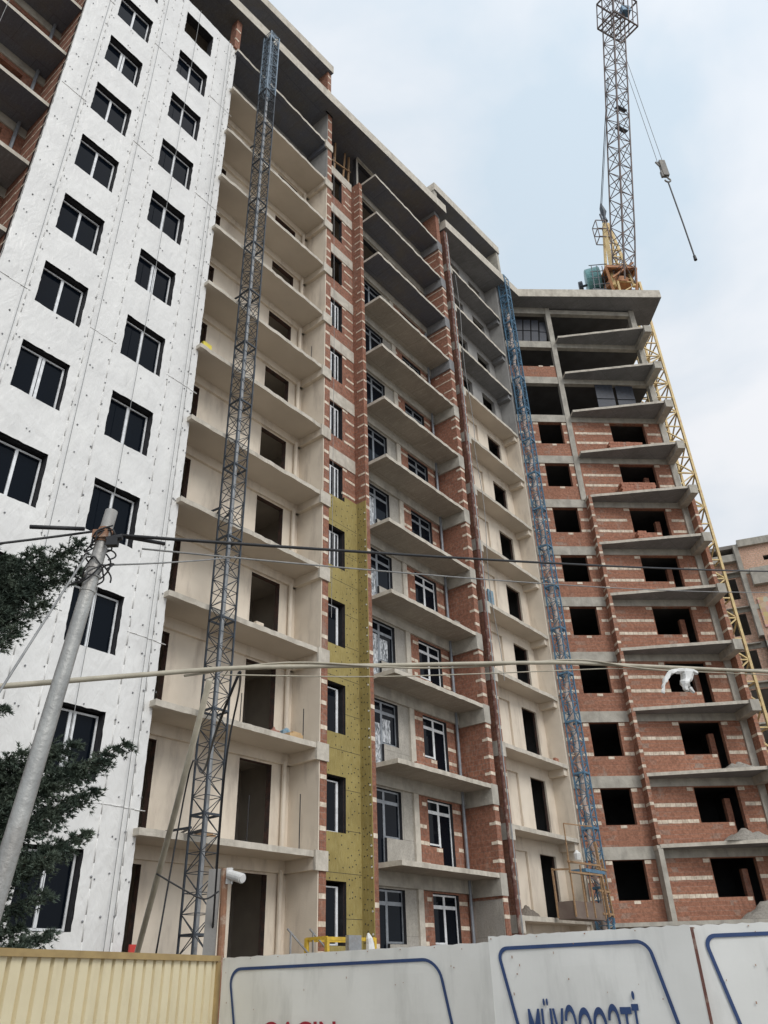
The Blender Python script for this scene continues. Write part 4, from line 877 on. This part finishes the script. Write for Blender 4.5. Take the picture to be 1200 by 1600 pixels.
# ------------------------------------------------------------------ small things on and before the main block
mb = MB(); x0, x1, y = 16.2, 18.05, 14.9
for x in (x0, x1): mb.bar((x, y, 0), (x, y, 2.62), .09); mb.bar((x, y + .7, 0), (x, y + .7, 2.62), .09); mb.bar((x, y, 2.6), (x, y + .7, 2.6), .07)
for z in (2.58, 2.25, 1.2): mb.bar((x0, y, z), (x1, y, z), .08); mb.bar((x0, y + .7, z), (x1, y + .7, z), .08)
single('guard_rail', mb, YELB, FA, (17, 15, 0), 'yellow steel guard rail before the yellow insulated bay', 'guard rail')
mb = MB(); mb.box(16.85, 17.35, 14.75, 14.86, 1.9, 2.66); single('metal_sheet', mb, ZINC, FA, (17, 14.8, 2), 'grey sheet hung over the yellow guard rail', 'sheet')
mb = MB(); mb.tube([(17.75, 14.8, 2.1), (17.76, 14.8, 2.3), (17.75, 14.8, 2.48), (17.72, 14.8, 2.6), (17.70, 14.82, 2.72)], [.10, .13, .11, .09, .03], 8); single('plastic_bag', mb, WHITE, FA, (17.7, 14.8, 2.1), 'white bag hung on the right post of the yellow guard rail', 'bag')
for i, (a, b_) in enumerate((((15.4, 15.5, 2.81), (16.35, 15.5, 2.15)), ((16.2, 15.5, 2.82), (17.1, 15.5, 2.2)))):
    mb = MB(); mb.bar(a, b_, .035); mb.bar((a[0] + .12, a[1], 0), (a[0] + .12, a[1], a[2] - .08), .035); single('steel_rod', mb, ZINC, FA, a, ('left' if i == 0 else 'right') + ' one of two slanting steel rods above the hoarding before the cream loggia', 'rod', 'slanting steel rods')
mb = MB(); mb.box(11.16, 11.4, 15.9, 15.96, 1.7, 2.45); single('red_board', mb, REDM, FA, (11.2, 15.9, 1.9), 'small red board at the foot of the white wrapped strip', 'board')
mb = MB(); mb.box(11.4, 11.75, 16.3, 16.6, lv(5), lv(5) + .42); mb.tube([(11.55, 16.45, lv(5) + .4), (11.6, 16.45, lv(5) + .55)], [.15, .05], 8); single('sack', mb, YELP, FA, (11.5, 16.4, lv(5)), 'yellow sack on a cream balcony beside the white wrapped strip', 'sack')
heap(FA, 15.55, 16.45, lv(1), .35, .2, .2, 'small reddish rubble heap on the second cream balcony', plain('brick_rubble', (.36, .17, .12), (.28, .13, .1), 9, .9, bs=.8), 'rubble_heap', 'rubble')
mb = MB(); mb.box(15.95, 16.5, 16.2, 16.5, lv(1), lv(1) + .14); mb.box(16.1, 16.45, 16.22, 16.5, lv(1) + .14, lv(1) + .2); single('paper_sack', mb, plain('sack_paper', (.55, .38, .2), (.45, .3, .16), 5, .8), FA, (16.2, 16.3, lv(1)), 'flat brown paper sack on the second cream balcony', 'sack')
mb = MB(); mb.tube([(16.3, 16.75, lv(1)), (16.3, 16.75, lv(1) + .3), (16.35, 16.72, lv(1) + .42)], [.16, .18, .05], 8); single('plastic_bag', mb, BAGB, FA, (16.3, 16.7, lv(1)), 'blue crumpled bag behind the paper sack on the second cream balcony', 'bag')
for i, (u, k, hh) in enumerate(((13.6, 3, 1.0), (13.7, 5, .95), (14.1, 1, .9), (16.6, 1, 1.0), (16.55, 6, .9), (16.55, 0, 1.5), (14.6, 0, 1.2))):
    mb = MB(); mb.bar((u, 16.3, lv(k)), (u + .02, 16.32, lv(k) + hh), .02)
    single('rebar_stub', mb, WIRE, FA, (u, 16.3, lv(k)), 'thin upright steel bar standing on a cream balcony slab', 'steel bar', 'thin steel bars on the cream balconies')
for i, (u, z0, z1) in enumerate(((5.45, 0, 38), (9.1, 3, 38), (10.72, 0, 38), (10.86, 0, 38), (17.5, 12, 37), (7.6, 10, 38), (2.6, 18, 40))):
    mb = MB(); yy = 16.2 if u < 17 else 16.0; mb.tube([(u, yy, z0), (u + .02, yy - .05, (z0 + z1) / 2), (u, yy, z1)], .009, 5)
    lb = ['rope hanging down the left edge of the white wrapped strip', 'rope hanging over the right window column of the white wrapped strip', 'left rope of the close pair near the right edge of the white strip', 'right rope of the close pair near the right edge of the white strip', 'pale rope hanging down the brick pier edge beside the narrow window bay', 'rope hanging between the two window columns of the white strip', 'pale rope hanging before the dark upper loggias at the far left'][i]
    single('rope', mb, WIREG, FA, (u, yy, z0), lb, 'rope')

for i, (u, y, z, lab) in enumerate(((26.9, 15.18, 24.0, 'upper'), (26.95, 15.16, 12.0, 'lower'))):
    mb = MB(); pts = [(u + .12 * math.sin(k * .9 + i), y - .04 * math.cos(k), z + k * 1.2) for k in range(11)]; mb.tube(smoothp(pts, 4), .016, 5)
    single('rope', mb, WIREG, FA, pts[0], lab + ' loose pale hose hanging beside the red-brown standpipe', 'hose')
for i, (u, k, w_, h_, m_, nm, lb) in enumerate(((12.9, 0, .5, .12, WOOD, 'plank', 'short plank lying at the edge of the lowest cream balcony'), (14.4, 2, .3, .16, STONE, 'block', 'pale block left on the third cream balcony from the ground'), (21.2, 1, .4, .13, BRICKN, 'brick', 'loose orange brick on the second bare concrete balcony'), (24.3, 3, .35, .2, SANDM, 'bucket_pile', 'small grey mortar lump on the fourth bare concrete balcony'), (31.2, 2, .3, .22, BRICKN, 'brick', 'orange bricks by the doorway of the third small cream balcony right of the standpipe'))):
    fz = (lv(k) if u < 19 else l2(k) if u < 26 else l3(k)); yy = (16.2 if u < 19 else 15.5 if u < 26 else 15.4); mb = MB(); mb.box(u, u + w_, yy, yy + .12, fz, fz + h_); mb.box(u + w_ * .6, u + w_ * 1.4, yy + .13, yy + .3, fz, fz + h_ * .8)
    single(nm, mb, m_, FA, (u, yy, fz), lb, nm.replace('_', ' '))
# ------------------------------------------------------------------ conifer
KT = 1.4
T = empty('conifer_tree', WF, (-5.6 * KT, 7.9 * KT, 0), 'dark green conifer with feathery boughs at the left edge', 'tree')
mb = MB(); mb.tube([(-5.6, 7.9, .5), (-5.58, 7.9, 2), (-5.62, 7.95, 4.5), (-5.6, 7.9, 7.3)], [.14, .12, .08, .02], 10); trunk = mb
crown = MB(); rnd = random.Random(3)
def tuft(p, d, ln_, k):
    for _ in range(k):
        v_ = (d + Vector((rnd.gauss(0, .55), rnd.gauss(0, .55), rnd.gauss(0, .45)))).normalized(); s_ = v_.cross(Vector((rnd.gauss(0, 1), rnd.gauss(0, 1), rnd.gauss(0, 1)))).normalized() * rnd.uniform(.005, .009); l_ = ln_ * rnd.uniform(.6, 1.25)
        crown.tri(p - s_, p + s_, p + v_ * l_)
def bough(a, b_, r_, dens=1.0):
    a, b_ = Vector(a), Vector(b_); L_ = (b_ - a).length; sagv = Vector((0, 0, -.06 * L_)); n = max(5, int(L_ / .1)); pts = [a.lerp(b_, i / n) + sagv * math.sin(math.pi * i / n) for i in range(n + 1)]
    trunk.tube(pts, [max(.006, .03 * (1 - i / n)) for i in range(n + 1)], 5)
    d = (b_ - a).normalized()
    for i in range(int(n * .25), n + 1):
        t_ = i / n; rad = r_ * 1.55 * (1.15 - .85 * t_)
        for _ in range(max(1, int(14 * dens))):
            sd = Vector((rnd.gauss(0, .8), rnd.gauss(0, .8), rnd.gauss(0, .55))); sd = (sd + d * .9).normalized(); l2_ = rad * rnd.uniform(.45, 1.1); q0 = pts[i]; m_ = max(3, int(l2_ / .045))
            for j in range(m_ + 1): q = q0 + sd * (l2_ * j / m_) - Vector((0, 0, .05 * (j / m_) ** 2)); tuft(q, sd, .055, 9)
tr = Vector((-5.6, 7.92, 0))
ends = [((-3.78, 8.2, 6.28), 5.2, .36), ((-3.95, 8.15, 5.95), 5.1, .36), ((-3.72, 8.25, 5.95), 5.2, .26), ((-4.0, 8.1, 5.45), 4.7, .33), ((-4.2, 8.0, 5.65), 5.0, .36), ((-4.15, 7.9, 5.05), 4.4, .26), ((-4.45, 7.8, 5.9), 5.1, .36), ((-4.35, 7.9, 5.3), 4.7, .32), ((-4.6, 7.7, 6.05), 5.3, .3), ((-4.12, 8.0, 4.22), 3.8, .17),
        ((-2.95, 8.5, 3.92), 2.9, .26), ((-3.15, 8.45, 3.72), 2.8, .30), ((-3.2, 8.45, 3.42), 2.6, .3), ((-3.45, 8.4, 3.65), 2.8, .36), ((-3.22, 8.42, 3.0), 2.3, .22), ((-3.4, 8.35, 2.85), 2.1, .34), ((-3.55, 8.3, 3.15), 2.4, .38), ((-3.5, 8.35, 2.45), 1.9, .30), ((-3.4, 8.36, 2.1), 1.7, .24), ((-3.75, 8.25, 2.65), 2.1, .40), ((-3.9, 8.1, 3.3), 2.6, .40), ((-3.85, 8.15, 2.2), 1.7, .36), ((-4.1, 8.0, 2.9), 2.3, .42), ((-4.25, 7.95, 3.35), 2.7, .38), ((-4.2, 7.95, 2.3), 1.8, .4), ((-3.9, 8.1, 3.75), 3.0, .3), ((-3.6, 8.2, 1.95), 1.5, .3)]
for e_, z, r_ in [(tuple(Vector(q[0]) + Vector((rnd.uniform(-.55, -.15), rnd.uniform(-.25, .1), rnd.uniform(-.3, .25)))), q[1], q[2]) for q in ends[:9] + ends[11:]] + ends: bough((tr.x, tr.y, z), e_, r_)
for i in range(44):
    z = 1.2 + 5.6 * (i / 44) + rnd.uniform(-.1, .1); a = R(60 + rnd.uniform(0, 250)); l_ = (1.9 - z * .2) * rnd.uniform(.8, 1.1); bough((tr.x, tr.y, z), (tr.x + math.cos(a) * l_, tr.y + math.sin(a) * l_, z + .35), .34, .6)
for mm_ in (trunk, crown): mm_.v = [(v_[0] * KT, v_[1] * KT, 1.6 + (v_[2] - 1.6) * KT) for v_ in mm_.v]
part('trunk', trunk, BARK, T); part('crown', crown, NEED, T)

for o in list(bpy.data.objects):
    if '_off' in o.keys(): del o['_off']
